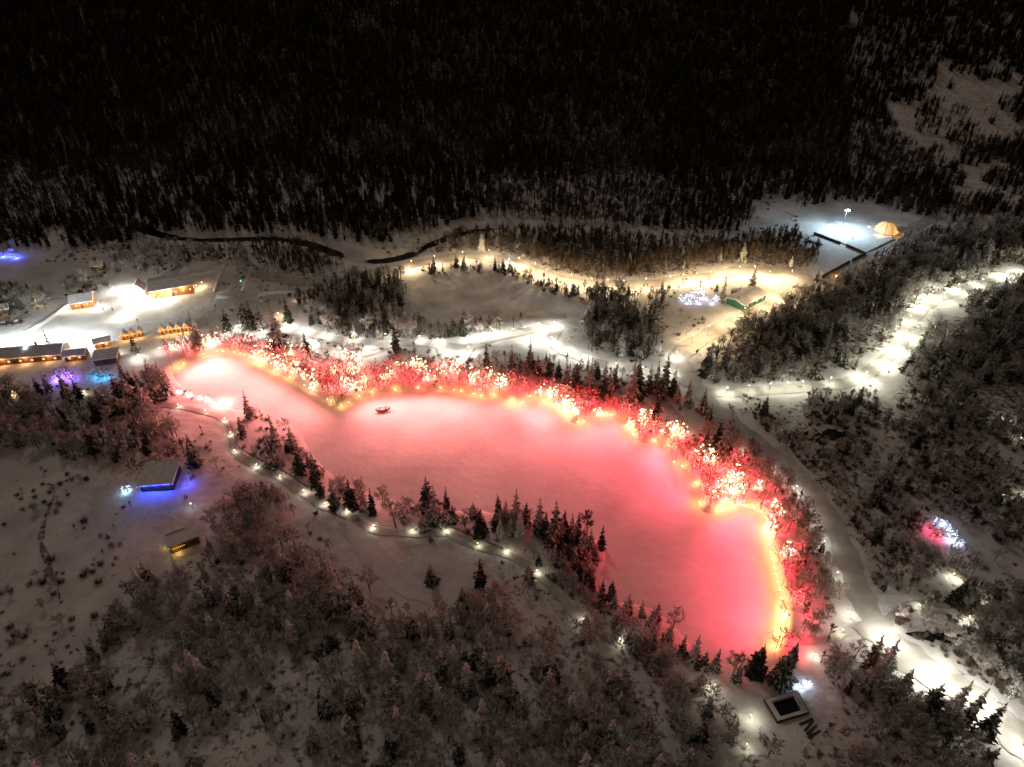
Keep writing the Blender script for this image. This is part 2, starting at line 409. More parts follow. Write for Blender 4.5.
# ------------------------------------------------------------------ plants
def spruce_parts(seed, H, R, layers=15):
    r = random.Random(seed); cr = MB()
    lean = r.uniform(-.02, .02)*H
    tr = MB().tube([(0,0,-.4),(lean*.5,0,H*.5),(lean,0,H*.97)], [.018*H,.011*H,.002*H], 5)
    for i in range(layers):
        f = i/(layers-1); z = H*(.07 + .91*f**.92); rad = R*(1-f)**.85*r.uniform(.82,1.12) + .10
        nb = int(9 - 4*f); a0 = r.uniform(0, 6.28)
        for j in range(nb):
            a = a0 + 6.283*j/nb + r.uniform(-.25,.25); rr = rad*r.choice((.45,.75,.9,1.0,1.1,1.3))*r.uniform(.85,1.1); dz = z + r.uniform(-.025,.025)*H
            droop = rr*r.uniform(.30,.55)*(1-.5*f)
            for sa, sl_ in ((0,1.0),(.42,.72),(-.42,.72)):
                l = rr*sl_; aa = a+sa*r.uniform(.8,1.2); ca, sb = math.cos(aa), math.sin(aa)
                b0 = len(cr.v); x0_ = lean*f
                wd = .20*l + .04; m_ = .55*l
                cr.v += [(x0_,0,dz), (x0_+ca*m_-sb*wd, sb*m_+ca*wd, dz-.30*droop-.10*l), (x0_+ca*m_, sb*m_, dz-.12*droop+.03*l),
                         (x0_+ca*m_+sb*wd, sb*m_-ca*wd, dz-.30*droop-.10*l), (x0_+ca*l, sb*l, dz-droop)]
                cr.f += [(b0,b0+1,b0+2),(b0,b0+2,b0+3),(b0+1,b0+4,b0+2),(b0+2,b0+4,b0+3)]
    b0 = len(cr.v); cr.v += [(lean-.12,0,H*.94),(lean+.12,0,H*.94),(lean,.12,H*.94),(lean,0,H*1.03)]; cr.f += [(b0,b0+1,b0+3),(b0+1,b0+2,b0+3),(b0+2,b0,b0+3)]
    return tr, cr

def bare_parts(seed, H, spread, limbs=9, subs=5, twigs=9, low=.25, tw=.075, up=.55):
    r = random.Random(seed); cr = MB()
    tip = Vector((r.uniform(-.06,.06)*H, r.uniform(-.06,.06)*H, H*.86))
    tr = MB().tube([(0,0,-.3), tip*.35, tip*.7, tip], [.020*H+.03,.015*H+.02,.009*H,.004*H], 5)
    def flat_twig(p, q, w):
        d = (q-p); n = d.cross(Vector((r.uniform(-1,1), r.uniform(-1,1), r.uniform(-1,1)))).normalized()*w
        b0 = len(cr.v); cr.v += [tuple(p-n), tuple(p+n), tuple(q)]; cr.f.append((b0,b0+1,b0+2))
    for i in range(limbs):
        f = low + (1-low)*(i+.5)/limbs; base = tip*f; a = 2.4*i + r.uniform(-.4,.4)
        ln = spread*(1.15 - .75*abs(f-.45)/.55)*r.uniform(.75,1.15)
        d = Vector((math.cos(a), math.sin(a), up + .9*f*r.uniform(.6,1.2))).normalized()
        end = base + d*ln; mid = (base+end)/2 + Vector((0,0,-.06*ln))
        tr.tube([base, mid, end], [.008*H,.005*H,.002*H], 3)
        for j in range(subs):
            t = .25 + .75*(j+1)/subs; p = base.lerp(end, t)
            d2 = (d*.8 + Vector((r.uniform(-1,1), r.uniform(-1,1), r.uniform(-.15,.95)))).normalized()
            q = p + d2*ln*r.uniform(.35,.6); flat_twig(p, q, tw*.8)
            for k in range(twigs):
                u = p.lerp(q, r.uniform(.1,1)); d3 = (d2*.5 + Vector((r.gauss(0,.8), r.gauss(0,.8), r.gauss(.25,.7)))).normalized()
                flat_twig(u, u + d3*ln*r.uniform(.22,.42), tw*r.uniform(.6,1.2))
    return tr, cr

def shrub_mesh(seed, H, n=70, tw=.05):
    r = random.Random(seed); cr = MB()
    for i in range(n):
        a = r.uniform(0, 6.283); d = Vector((math.cos(a)*r.uniform(.1,.9), math.sin(a)*r.uniform(.1,.9), 1)).normalized()
        p = Vector((math.cos(a), math.sin(a), 0))*r.uniform(0,.35)*H; q = p + d*H*r.uniform(.5,1.05)
        for s_, e_, w in ((p, q, tw), (p.lerp(q, .5), p.lerp(q, .5)+Vector((r.gauss(0,.3), r.gauss(0,.3), .35))*H*.8, tw*.8)):
            nn = (e_-s_).cross(Vector((r.uniform(-1,1), r.uniform(-1,1), .2))).normalized()*w
            b0 = len(cr.v); cr.v += [tuple(s_-nn), tuple(s_+nn), tuple(e_)]; cr.f.append((b0,b0+1,b0+2))
    return cr

SPR = []
for i, (H, R, n) in enumerate([(10, 2.3, 15), (10, 1.8, 16), (10, 2.7, 14), (10, 1.45, 16)]):
    a, b = spruce_parts(100+i, H, R, n); SPR.append((a.mesh('spruce_trunk', BARK), b.mesh('spruce_crown', NEEDLE)))
for i, (H, R, n) in enumerate([(10, 1.7, 14), (10, 1.3, 14)]):          # far slope spruces, their dim light put into the colour
    a, b = spruce_parts(120+i, H, R, n); SPR.append((a.mesh('spruce_trunk', BARK), b.mesh('spruce_crown', NEEDLE_DARK)))
for i, (H, R, n) in enumerate([(10, 2.5, 13), (10, 2.0, 13)]):          # snow-laden ones of the near wood
    a, b = spruce_parts(140+i, H, R, n); SPR.append((a.mesh('spruce_trunk', BARK), b.mesh('spruce_crown', NEEDLE_SNOW)))
BAR = []
for i, (sp, lo, up, lim) in enumerate([(3.1, .28, .55, 10), (2.5, .33, .8, 10), (3.7, .22, .45, 11), (1.5, .40, 1.2, 9), (1.2, .45, 1.4, 8)]):
    a, b = bare_parts(200+i, 8, sp, lim, 6, (20 if i < 3 else 12), lo, (.055 if i < 3 else .07), up); BAR.append((a.mesh('bare_tree_trunk', BARK), b.mesh('bare_tree_crown', TWIG if i < 3 else THIN)))

for i, (sp, lo, up, lim) in enumerate([(1.5, .36, 1.2, 9), (1.9, .35, 1.0, 9)]):
    a, b = bare_parts(230+i, 8, sp, lim, 5, 10, lo, .07, up); BAR.append((a.mesh('bare_tree_trunk', BARK), b.mesh('bare_tree_crown', THIN_DARK)))

# ------------------------------------------------------------------ where the trees stand (regions traced on the ground)
REG = {
 'river_wood': [(425,252),(455,241),(500,236),(560,236),(640,242),(700,246),(760,240),(800,232),(822,262),(800,268),(740,262),(700,268),(650,277),(600,280),(560,273),(520,256),(480,251),(440,254)],
 'river_wood_left': [(244,245),(300,250),(345,265),(330,274),(290,273),(258,262)],
 'bowl_left': [(296,300),(330,286),(380,279),(405,281),(408,300),(404,324),(440,330),(500,328),(552,324),(535,330),(490,334),(440,340),(400,340),(350,338),(312,326)],
 'bowl_lip': [(418,272),(430,268),(470,266),(505,269),(540,280),(580,292),(572,302),(530,286),(500,274),(465,271),(425,277)],
 'bowl_right': [(575,292),(600,296),(655,294),(668,305),(655,330),(660,350),(640,362),(600,356),(572,345),(566,332),(595,320),(585,305)],
 'triangle': [(700,372),(712,352),(735,334),(770,318),(800,300),(830,287),(870,264),(910,240),(1000,227),(1090,215),(1090,250),(1000,270),(940,294),(905,318),(888,345),(850,372),(800,380),(740,385),(708,385)],
 'right_wood': [(905,372),(925,335),(960,305),(1000,290),(1090,270),(1090,480),(1010,450),(940,415),(895,398)],
 'left_wood': [(-50,390),(0,388),(55,398),(85,406),(130,404),(165,418),(188,440),(205,465),(185,480),(130,472),(90,464),(40,452),(-50,448)],
 'left_spinney': [(112,382),(150,376),(172,388),(170,404),(125,402)],
 'lower_wood': [(110,610),(150,580),(185,556),(215,540),(250,548),(300,540),(330,560),(345,612),(390,612),(450,612),(500,600),(540,585),(590,608),(640,640),(680,678),(720,700),(752,722),(790,760),(810,830),(-100,830),(-100,690),(60,690),(100,650)],
 'lower_clump': [(212,528),(226,502),(250,490),(275,488),(300,505),(290,530),(240,545),(218,545)],
 'road_wood': [(800,668),(845,650),(872,660),(915,700),(955,732),(995,768),(1010,830),(830,830),(818,740),(830,690)],
 'right_lower': [(900,560),(930,556),(960,565),(1000,592),(1090,560),(1090,760),(1035,735),(985,690),(935,655),(915,640),(965,645),(1000,632),(970,608),(905,596)],
 'brush': [(745,405),(800,398),(890,398),(960,425),(1010,470),(1090,500),(1090,560),(1000,545),(930,500),(900,590),(878,595),(850,530),(815,475),(765,432)],
 'red_wood': [(700,430),(735,440),(765,465),(795,490),(818,535),(838,590),(832,640),(800,650),(797,600),(788,540),(772,492),(740,460),(700,445)],
 'near_shore': [(330,478),(360,496),(410,508),(470,516),(540,522),(590,540),(596,592),(640,628),(690,674),(650,660),(590,615),(545,585),(525,562),(480,542),(440,528),(400,526),(350,508)],
 'back_shore': [(480,362),(560,362),(620,374),(690,394),(720,415),(712,428),(660,402),(600,390),(540,376),(490,368)],
 'top_left': [(-50,300),(20,290),(45,292),(50,310),(20,316),(-50,320)],
 'mid_left': [(60,282),(110,272),(150,262),(190,258),(190,268),(120,285),(70,302)],
 'clearing': [(-60,470),(60,470),(130,478),(120,600),(60,690),(-60,690)],
 'junction_scrub': [(893,612),(930,600),(1000,608),(1020,700),(985,690),(945,664),(905,640)],
 'left_bank': [(235,425),(262,414),(282,424),(305,450),(335,482),(330,500),(300,485),(262,462),(240,445)],
 'walk_gap': [(320,345),(400,348),(470,356),(560,360),(560,385),(500,374),(440,366),(395,360),(330,362)],
 'river_side': [(120,246),(170,245),(240,246),(250,260),(180,262),(110,262)],
}
RP = {k: np.array([G(*p)[:2] for p in v]) for k, v in REG.items()}
#          spruce/100m2, height, bare/100m2, height, thin?, shrubs/100m2
DEN = {
 'river_wood': (.8, (6,12), 12.0, (6,10), 1, 2), 'river_wood_left': (.5, (6,11), 12, (6,10), 1, 2),
 'bowl_left': (2.2, (6,12), 8, (5,9), .8, 3), 'bowl_lip': (4, (4,8), 12, (3,6), 1, 6), 'bowl_right': (2.4, (6,13), 9, (5,10), .8, 3),
 'triangle': (2.4, (7,13), 8.0, (5.5,9), .6, 3), 'right_wood': (2.4, (6,13), 8, (5.5,9), .5, 3),
 'left_wood': (1.5, (6,11), 7.5, (5,8), .3, 2), 'left_spinney': (2.6, (10,14), 1.5, (6,9), .4, 2),
 'lower_wood': (2.6, (6,12), 7.0, (3.5,8), 0, .6), 'lower_clump': (.7, (4,7), 9, (4,6.5), 0, 2),
 'road_wood': (2.6, (6,11), 10, (4.5,8), .2, 2), 'right_lower': (2.2, (5,10), 10, (4,7.5), .3, 3),
 'brush': (1.4, (4,9), 9, (2.5,6.5), .4, 18), 'red_wood': (.9, (4,8), 11, (4,7), .2, 3), 'near_shore': (3.2, (4,11), 6, (3,6.5), .1, 8),
 'back_shore': (1.2, (6,12), 3.5, (4,7), .6, 4), 'top_left': (1.6, (6,10), 7, (5,8), .5, 4), 'mid_left': (.5, (4,7), 5, (3,6), .5, 8),
 'clearing': (.04, (2,4), 1.6, (1.5,4), .1, 4), 'river_side': (.5, (5,8), 6, (4,7), .6, 5), 'junction_scrub': (1.2, (4,8), 9, (2.5,6), .4, 14), 'left_bank': (1.4, (5,9), 2.4, (2.5,5), .2, 5), 'walk_gap': (.5, (4,8), 2.5, (2.5,6), .6, 5),
}
# keep trees off roads, lake and buildings
roadlines = [(smooth_line(np.array([G(*p)[:2] for p in L]), 3), w) for L, w in [
  ([(888,642),(868,612),(855,580),(842,545),(828,515),(808,488),(785,463),(760,445),(735,425),(700,392),(688,372)], 4.5),
  ([(866,620),(888,642),(935,677),(985,710),(1030,748),(1090,800)], 6.5),
  ([(694,392),(770,390),(850,382),(878,366),(898,345),(910,322),(932,302),(965,290),(1005,278),(1070,262)], 4.2),
  ([(684,372),(680,356),(700,340),(730,324),(770,307),(797,291),(806,281),(790,272),(750,270),(710,276),(660,283),(610,285),(570,281),(540,272),(505,261),(470,256),(430,261),(395,268),(350,278),(300,282)], 5.5),
  ([(230,340),(305,334),(350,342),(440,345),(470,347),(500,337),(553,327),(552,343),(616,367),(690,384)], 3.5),
  ([(60,396),(140,402),(207,413),(226,421),(236,452),(281,479),(325,507),(374,530),(447,534),(508,555),(584,622)], 2.2),
  ([(347,520),(365,545),(385,570),(420,592),(460,600)], 4.0), ([(822,284),(880,248),(940,215)], 5)]]
def clear_of_roads(x, y):
    ok = np.ones(x.shape, bool)
    for L, w in roadlines: ok &= seg_dist(x, y, L) > w
    for px, py, r in ((787,713,14), (885,225,14), (845,240,24), (160,480,9), (182,542,13), (745,302,12), (700,298,9), (940,528,5), (383,411,3), (817,437,6), (835,434,5)):
        g = G(px, py); ok &= np.hypot(x-g.x, y-g.y) > r
    return ok
sp_pts, ba_pts, sh_pts = [], [], []                        # x, y, height, variant
for k, (ds, hs, db, hb, thin, dsh) in DEN.items():
    P = RP[k]; lo, hi = P.min(0), P.max(0); A = float(np.prod(hi-lo)); dist = np.hypot(*P.mean(0))
    for which, dens in (('s', ds), ('b', db), ('h', dsh)):
        n = int(A*dens/100*1.25); x = rng.uniform(lo[0], hi[0], n); y = rng.uniform(lo[1], hi[1], n)
        m = inside(x, y, P); x, y = x[m], y[m]
        m = clear_of_roads(x, y); x, y = x[m], y[m]
        if len(x) == 0: continue
        _, sd = height(x, y, True); m = sd > (2.5 if which != 'h' else 1.0); x, y = x[m], y[m]
        if k in ('brush', 'lower_wood', 'left_bank', 'walk_gap', 'back_shore', 'clearing', 'right_lower', 'triangle', 'right_wood', 'bowl_right', 'mid_left', 'near_shore'):
            thr = {'brush': .5, 'clearing': .52, 'near_shore': .40, 'lower_wood': .31}.get(k, .33)
            m = vnoise(x, y, 15 if k != 'lower_wood' else 19, 5)*.65 + vnoise(x, y, 6, 6)*.35 > thr; x, y = x[m], y[m]
        n = len(x); u = rng.random(n)**1.4
        if which == 's': sp_pts += list(zip(x, y, hs[0]+(hs[1]-hs[0])*u, np.where(rng.random(n) < (.75 if k == 'lower_wood' else .12), rng.integers(6, 8, n), rng.integers(0, 4, n))))
        elif which == 'b':
            v = np.where(rng.random(n) < thin, rng.integers(3, 5, n), rng.integers(0, 3, n))
            ba_pts += list(zip(x, y, hb[0]+(hb[1]-hb[0])*u, v))
        else: sh_pts += list(zip(x, y, rng.uniform(.7, 2.0, n), rng.integers(0, 3, n)))
# stray brush on all the open snow
n = 16000; x = rng.uniform(-420, 420, n); y = rng.uniform(60, 400, n); px, py, dp = proj(x, y, 2.0)
m = (px > -60) & (px < 1084) & (py < 800) & ~((px < 215) & (py < 372) & (py > 268)) & ~((px > 800) & (px < 900) & (py < 280))
m &= (F_BOWL(np.clip(x,-79,69), np.clip(y,221,359)) > 2) | (y > 359) | (np.abs(x) > 79)
m &= vnoise(x, y, 17, 41)*.6 + vnoise(x, y, 6, 42)*.4 > np.where(py > 600, .62, .54); x, y = x[m], y[m]; m = clear_of_roads(x, y); x, y = x[m], y[m]
_, sd = height(x, y, True); m = sd > 1.2; x, y = x[m], y[m]; n = len(x); k_ = rng.random(n) < .22
sh_pts += list(zip(x[~k_], y[~k_], rng.uniform(.4, 1.6, (~k_).sum()), rng.integers(0, 3, (~k_).sum()))); ba_pts += list(zip(x[k_], y[k_], rng.uniform(2, 4.5, k_.sum()), rng.integers(0, 5, k_.sum())))
# the hillside behind the river
low = np.array([(-140,255),(-80,252),(0,247),(60,250),(100,250),(128,244),(150,233),(200,233),(260,233),(330,238),(380,244),(420,236),(470,218),(520,218),(560,224),(620,228),(680,232),(740,230),(775,214),(812,206),(830,200),(870,203),(905,214),(960,222),(1100,215)], float)
n = 84000
x = rng.uniform(-760, 760, n); y = rng.uniform(330, 760, n); z = height(x, y)
px, py, dp = proj(x, y, z)
m = (py < np.interp(px, low[:,0], low[:,1])) & (py > -60) & (px > -130) & (px < 1150)
patch = vnoise(x, y, 30, 11)*.5 + vnoise(x, y, 11, 12)*.5
right = np.clip((px-850-(py-190)*-.2)/60, 0, 1) * np.clip((py-55)/25, 0, 1)
m &= ~((right > .3) & (patch > .56))
m &= ~((px > 752) & (px < 812) & (py > 200) & (patch > .3))
gap = vnoise(x, y, 60, 13)*.6 + vnoise(x, y, 22, 14)*.4
m &= rng.random(n) < np.clip(1.6 - gap*.9, .3, 1)
x, y, py, gap = x[m], y[m], py[m], gap[m]
isb = rng.random(len(x)) < np.clip((py-60)/110, .25, .80) * np.where(gap > .5, 1.25, .75)
for X_, Y_, B_ in zip(x, y, isb):
    if B_: ba_pts.append((X_, Y_, random.uniform(5, 9), random.choice((5, 6))))
    else: sp_pts.append((X_, Y_, random.uniform(6, 13), random.choice((4, 5, 5, 5))))

def visible_size(p):
    a, b, d = proj(p[0], p[1], 2.0)
    if not (-10 < a < 1034 and -10 < b < 790): return 0
    return p[2] / d

HAND = [  # base x, base y, height in metres, variant, label
 (281,353,25,1,'tallest dark spruce rising over the red thicket near the plaza'),(289,322,13,1,None),(246,327,14,2,None),(253,328,13,0,None),(262,329,12,0,None),
 (228,330,11,0,None),(199,347,17,1,None),(51,349,9,3,'lone narrow spruce on the floodlit white slope'),(136,352,9,0,None),(307,352,10,1,None),
 (396,350,13,1,None),(250,418,12,1,None),(276,445,13,1,None),(294,450,11,0,None),(301,473,14,1,None),(280,464,7,0,None),(316,478,11,0,None),
 (243,436,8,0,None),(321,496,8,0,None),(336,510,13,1,None),(428,510,14,2,None),(436,523,15,1,None),(447,513,11,3,None),(453,523,8,0,None),(373,515,11,3,None),
 (352,508,12,0,None),(423,530,7,2,None),(431,541,4,0,None),(498,512,8,3,None),(499,517,9,1,None),(506,518,8,1,None),(516,523,14,1,None),(526,524,9,0,None),(539,533,14,1,None),
 (545,536,10,0,None),(554,549,19,1,None),(571,543,12,1,None),(561,540,10,0,None),(601,549,10,3,'slim spruce at the tip of the near shore point'),(569,564,9,0,None),(481,588,12,1,'lone tall spruce below the lamp lit near path'),(463,609,9,0,None),
 (529,581,8,0,None),(431,583,8,2,None),(343,613,14,2,None),(358,608,13,0,None),(360,630,12,2,None),(611,599,8,0,None),(601,601,9,1,None),(656,621,8,1,None),
 (693,662,11,1,None),(714,671,9,1,None),(754,674,12,2,None),(779,681,13,2,'large snow dusted spruce at the lower end of the red shore'),(791,662,8,0,None),(502,687,14,2,None),(478,664,10,0,None),(490,680,9,2,None),
 (648,393,13,1,None),(655,392,14,1,None),(664,391,17,3,None),(661,401,16,3,None),(672,396,13,1,None),(631,402,19,1,None),(637,400,15,0,None),(590,393,16,1,None),(603,398,16,1,None),(609,398,13,0,None),
 (566,388,13,1,None),(575,389,12,0,None),(656,418,11,1,None),(487,367,12,3,None),(530,369,14,1,None),(512,371,12,1,None),(549,377,11,1,None),(520,372,8,3,None),(538,374,9,0,None),(558,378,9,0,None),
 (708,424,9,1,None),(750,464,9,1,None),(723,455,19,1,None),(716,450,13,0,None),(879,677,15,1,None),(868,668,13,3,None),(925,712,12,2,None),(949,716,14,1,None),(965,721,13,3,None),(983,735,13,1,None),
 (120,398,12,0,None),(133,404,13,2,None),(146,407,12,0,None),(156,402,11,1,None),(128,390,10,0,None),(142,394,11,1,None),(68,396,11,0,None),(80,398,10,1,None),(50,392,9,0,None),(40,394,8,0,None),
 (737,306,10,1,None),(752,286,11,1,None),(722,302,13,3,None),(815,282,8,0,None),(786,300,7,1,None),(716,292,6,0,None),(662,290,7,3,None),
 (556,531,9,1,None),(563,537,11,0,None),(577,541,12,1,None),(583,546,9,3,None),(590,553,10,0,None),(595,562,8,1,None),(580,557,10,1,None),(574,568,9,0,None),(588,571,9,1,None),(592,582,8,3,None),
 (614,608,7,1,None),(627,613,8,0,None),(641,617,7,3,None),(650,629,9,1,None),(668,643,8,0,None),(681,657,9,1,None),(702,671,8,0,None),(736,682,8,1,None),
 (210,548,5,1,None),(265,495,7,2,None),(250,500,6,0,None),(276,497,7,0,None),
]
sp_pts.sort(key=visible_size, reverse=True); ba_pts.sort(key=visible_size, reverse=True)
HANDPTS = []
for bx, by, h, v, lab in HAND:
    g = G(bx, by); HANDPTS.append((g.x, g.y, h, v, lab))
n_auto = 300 - len(HANDPTS)
LANDMARKS = [(787,713,'the square dark basin'),(888,640,'the glaring road junction lamp'),(985,715,'the lower right street lamps'),(940,530,'the coloured light display'),(817,436,'the dark open creek'),
 (160,482,'the blue lit cabin'),(184,540,'the flat roofed house'),(66,378,'the violet lit trees'),(280,345,"the plaza's tallest spruce"),(360,355,'the left white walkway'),(470,350,'the looped white walkway'),
 (554,330,"the white walkway's top bend"),(616,368,'the shore spruce lamps'),(676,357,'the bright road fork lamp'),(700,298,'the icy white lit trees'),(745,303,'the green walled hall'),(848,242,'the floodlit rink'),
 (885,228,'the amber dome'),(882,366,'the bright climbing trail'),(980,286,'the upper climbing trail'),(500,300,'the snowy bowl'),(240,450,'the fence on the left bank'),(325,507,'the near footpath bend'),(447,533,'the fence above the near shore'),
 (508,553,'the last footpath fence lamp'),(604,545,'the near shore point'),(584,621,'the lone lamp in the lower wood'),(713,688,'the lamp at the lower lake end'),(769,654,"the red shore's lower tip"),(400,590,'the broad snowy track'),
 (60,540,'the left snowfield'),(300,720,'the small bottom glade'),(120,700,'the dark bottom left corner'),(500,730,'the bottom middle edge'),(640,720,'the wood below lake tip'),(822,546,'the back road lamps'),(760,450,'the crimson bend trees'),
 (968,622,'the thin creek near the junction'),(960,460,'the brush on the right'),(420,250,'the black river bend'),(230,242,'the left river reach'),(640,262,'the wood above the winding road'),(300,150,'the dark left hillside'),(700,120,'the dark right hillside'),(940,130,'the patchy clearings top right'),
 (200,430,'the near footpath start'),(100,440,'the dark left wood'),(430,640,'the middle lower wood'),(230,640,'the left lower wood'),(350,680,'the frosted bottom wood'),(560,660,'the right lower wood')]
def where(px, py):
    d, x_, y_, nm = min((math.hypot(px-a, (py-b)*1.4), a, b, nm) for a, b, nm in LANDMARKS)
    dx, dy = px-x_, (py-y_)*1.4
    rel = 'just beside' if d < 14 else ('right of' if dx > 0 else 'left of') if abs(dx) > abs(dy) else ('below' if dy > 0 else 'above')
    return rel + ' ' + nm
def looks(h, v, kind):
    sz = 'small ' if h < 7 else '' if h < 10 else 'tall '
    return sz + (('full snowy', 'slim snowy', 'broad snowy', 'very narrow snowy', 'slim dark', 'very narrow dark', 'broad snow-laden', 'snow-laden')[v] + ' spruce' if kind == 's' else ('round crowned', 'upright', 'spreading', 'thin', 'very thin', 'thin brown', 'upright brown')[v] + ' leafless tree')
def put_tree(name, x, y, h, base_h, v, meshes, label, cat, group):
    z = hz(x, y); rz = random.uniform(0, 6.28)
    t = thing(name, label, cat, (x, y, z-.1), rz, group, h/base_h)
    link('trunk', meshes[v][0], t); link('crown', meshes[v][1], t); return t
for x, y, h, v, lab in HANDPTS + [(*p, None) for p in sp_pts[:n_auto]]:
    a, b, _ = proj(x, y, 2.0)
    w = where(a, b)
    put_tree('spruce_tree', x, y, h, 10, int(v), SPR, lab or looks(h, int(v), 's') + ' ' + w, 'spruce', None if lab else 'spruces ' + w)
BARE_HAND = [(396,528,12,1,None),(587,541,13,3,'tall thin bare tree on the near shore point'),(672,632,9,1,None),(732,676,9,1,'bare round crowned tree standing against the red ice'),(370,590,8,0,None),(214,531,8,0,None),(228,520,8,2,None),
  (242,512,7,0,None),(234,530,7,2,None),(222,540,7,1,None),(251,521,6,0,None),(360,500,9,1,None),(383,508,8,0,None),(344,500,9,0,None),(405,525,8,0,None)]
for bx, by, h, v, lab in BARE_HAND:
    g = G(bx, by); w = where(bx, by)
    put_tree('bare_tree', g.x, g.y, h, 8, v, BAR, lab or looks(h, v, 'b') + ' ' + w, 'bare tree', None if lab else 'bare trees ' + w)
nb = 300 - len(BARE_HAND)
for p in ba_pts[:nb]:
    a, b, _ = proj(p[0], p[1], 2.0); w = where(a, b)
    put_tree('bare_tree', p[0], p[1], p[2], 8, int(p[3]), BAR, looks(p[2], int(p[3]), 'b') + ' ' + w, 'bare tree', 'bare trees ' + w)

def mass(name, pts, base_h, meshes, label, tilt=.0):
    """one uncountable mass of plants: points carrying instances of the meshes"""
    P = np.array(pts, float); Z = height(P[:,0], P[:,1])
    me = bpy.data.meshes.new(name); me.vertices.add(len(P))
    me.vertices.foreach_set('co', np.stack([P[:,0], P[:,1], Z-.1], 1).astype(np.float32).ravel())
    for nm, ty, val in (('size', 'FLOAT', P[:,2]/base_h), ('turn', 'FLOAT', rng.uniform(0, 6.28, len(P))), ('variant', 'INT', P[:,3].astype(int))):
        at = me.attributes.new(nm, ty, 'POINT'); at.data.foreach_set('value', val.astype(np.float32 if ty == 'FLOAT' else np.int32))
    o = link(name, me); tag(o, label, name.replace('_', ' '), kind='stuff')
    ng = bpy.data.node_groups.new(name, 'GeometryNodeTree')
    ng.interface.new_socket('Geometry', in_out='INPUT', socket_type='NodeSocketGeometry'); ng.interface.new_socket('Geometry', in_out='OUTPUT', socket_type='NodeSocketGeometry')
    N, L = ng.nodes, ng.links
    gi, go = N.new('NodeGroupInput'), N.new('NodeGroupOutput'); iop = N.new('GeometryNodeInstanceOnPoints'); mp = N.new('GeometryNodeMeshToPoints')
    L.new(gi.outputs[0], mp.inputs[0]); L.new(mp.outputs[0], iop.inputs['Points'])
    jn = N.new('GeometryNodeJoinGeometry'); iop.inputs['Pick Instance'].default_value = True
    for parts in reversed(meshes):
        j2 = N.new('GeometryNodeJoinGeometry'); g2 = N.new('GeometryNodeGeometryToInstance')
        for ob in parts:
            oi = N.new('GeometryNodeObjectInfo'); oi.inputs[0].default_value = ob; oi.transform_space = 'ORIGINAL'
            L.new(oi.outputs['Geometry'], j2.inputs[0])
        L.new(j2.outputs[0], g2.inputs[0]); L.new(g2.outputs[0], jn.inputs[0])
    L.new(jn.outputs[0], iop.inputs['Instance'])
    def attr(nm, ty):
        a = N.new('GeometryNodeInputNamedAttribute'); a.data_type = ty; a.inputs[0].default_value = nm; return a.outputs[0]
    L.new(attr('variant', 'INT'), iop.inputs['Instance Index'])
    cx = N.new('ShaderNodeCombineXYZ'); L.new(attr('turn', 'FLOAT'), cx.inputs[2]); L.new(cx.outputs[0], iop.inputs['Rotation'])
    L.new(attr('size', 'FLOAT'), iop.inputs['Scale']); L.new(iop.outputs[0], go.inputs[0])
    md = o.modifiers.new('scatter', 'NODES'); md.node_group = ng
    return o
def first_objs(meshes, pts, base_h, name, kind):
    out = []
    for v, pair in enumerate(meshes):
        if not any(o.data is pair[0] for o in COL.objects):
            p = next(p for p in pts if int(p[3]) == v); a, b, _ = proj(p[0], p[1], hz(p[0], p[1])); w = where(a, b)
            put_tree(name, p[0], p[1], p[2], base_h, v, meshes, looks(p[2], v, kind) + ' ' + w, 'spruce' if kind == 's' else 'bare tree', ('spruces ' if kind == 's' else 'bare trees ') + w)
        out.append([next(o for o in COL.objects if o.data is m) for m in pair])
    return out
mass('spruce_forest', sp_pts[n_auto:], 10, first_objs(SPR, sp_pts[n_auto:], 10, 'spruce_tree', 's'), 'dark snow dusted spruce forest covering hillside and valley')
mass('bare_forest', ba_pts[nb:], 8, first_objs(BAR, ba_pts[nb:], 8, 'bare_tree', 'b'), 'leafless frosted woodland filling the valley around the lake')
shr = []
for i in range(3):
    m_ = shrub_mesh(300+i, 1.0, 60, .035).mesh('bush', THIN if i else TWIG)
    g = G((60, 84, 52)[i], (505, 522, 560)[i])
    t = tag(link('bush', m_, loc=g), 'twiggy leafless bush poking through snow in the left clearing', 'bush', 'bushes in the left clearing'); t.scale = (2.0,)*3
    shr.append([t])
mass('undergrowth', sh_pts, 1, shr, 'low twiggy undergrowth poking through the snow')

# ------------------------------------------------------------------ lit thicket along the far shore
LITPOLY = np.array([G(*p)[:2] for p in [(150,353),(176,345),(206,339),(240,341),(270,347),(300,353),(330,363),(356,352),(362,372),(384,372),(396,360),(440,366),(480,372),(520,383),(560,389),(600,401),(640,413),(668,420),(690,440),(715,462),(745,468),(762,492),(778,512),(786,550),(793,600),(789,645)]
    + [(774,652),(784,623),(784,606),(782,592),(773,550),(770,528),(766,513),(749,504),(733,504),(713,510),(704,508),(698,483),(688,468),(676,462),(674,449),(660,440),(643,440),(634,432),(627,419),(610,412),(590,414),(580,420),(573,418),(566,408),(552,402),(530,395),(520,400),(500,392),(486,394),(463,389),(433,385),(400,387),(376,389),(352,396),(342,402),(315,389),(290,375),(262,361),(240,351),(218,349),(190,357)]])
def bulb_mesh(seed, H, n, r0, name, m, spread=.55):
    r = random.Random(seed); mb = MB()
    for i in range(n):
        a = r.uniform(0, 6.283); rr = spread*H*math.sqrt(r.random())*.9; z = r.uniform(.08, .95)*H*(1-.3*rr/(spread*H))
        mb.ball((math.cos(a)*rr, math.sin(a)*rr, z), r0*r.uniform(.6,1.3))
    return mb.mesh(name, m)
LITP = [bare_parts(400+i, 4, 1.9+.3*i, 8, 4, 8, .12, .05, .5) for i in range(3)]
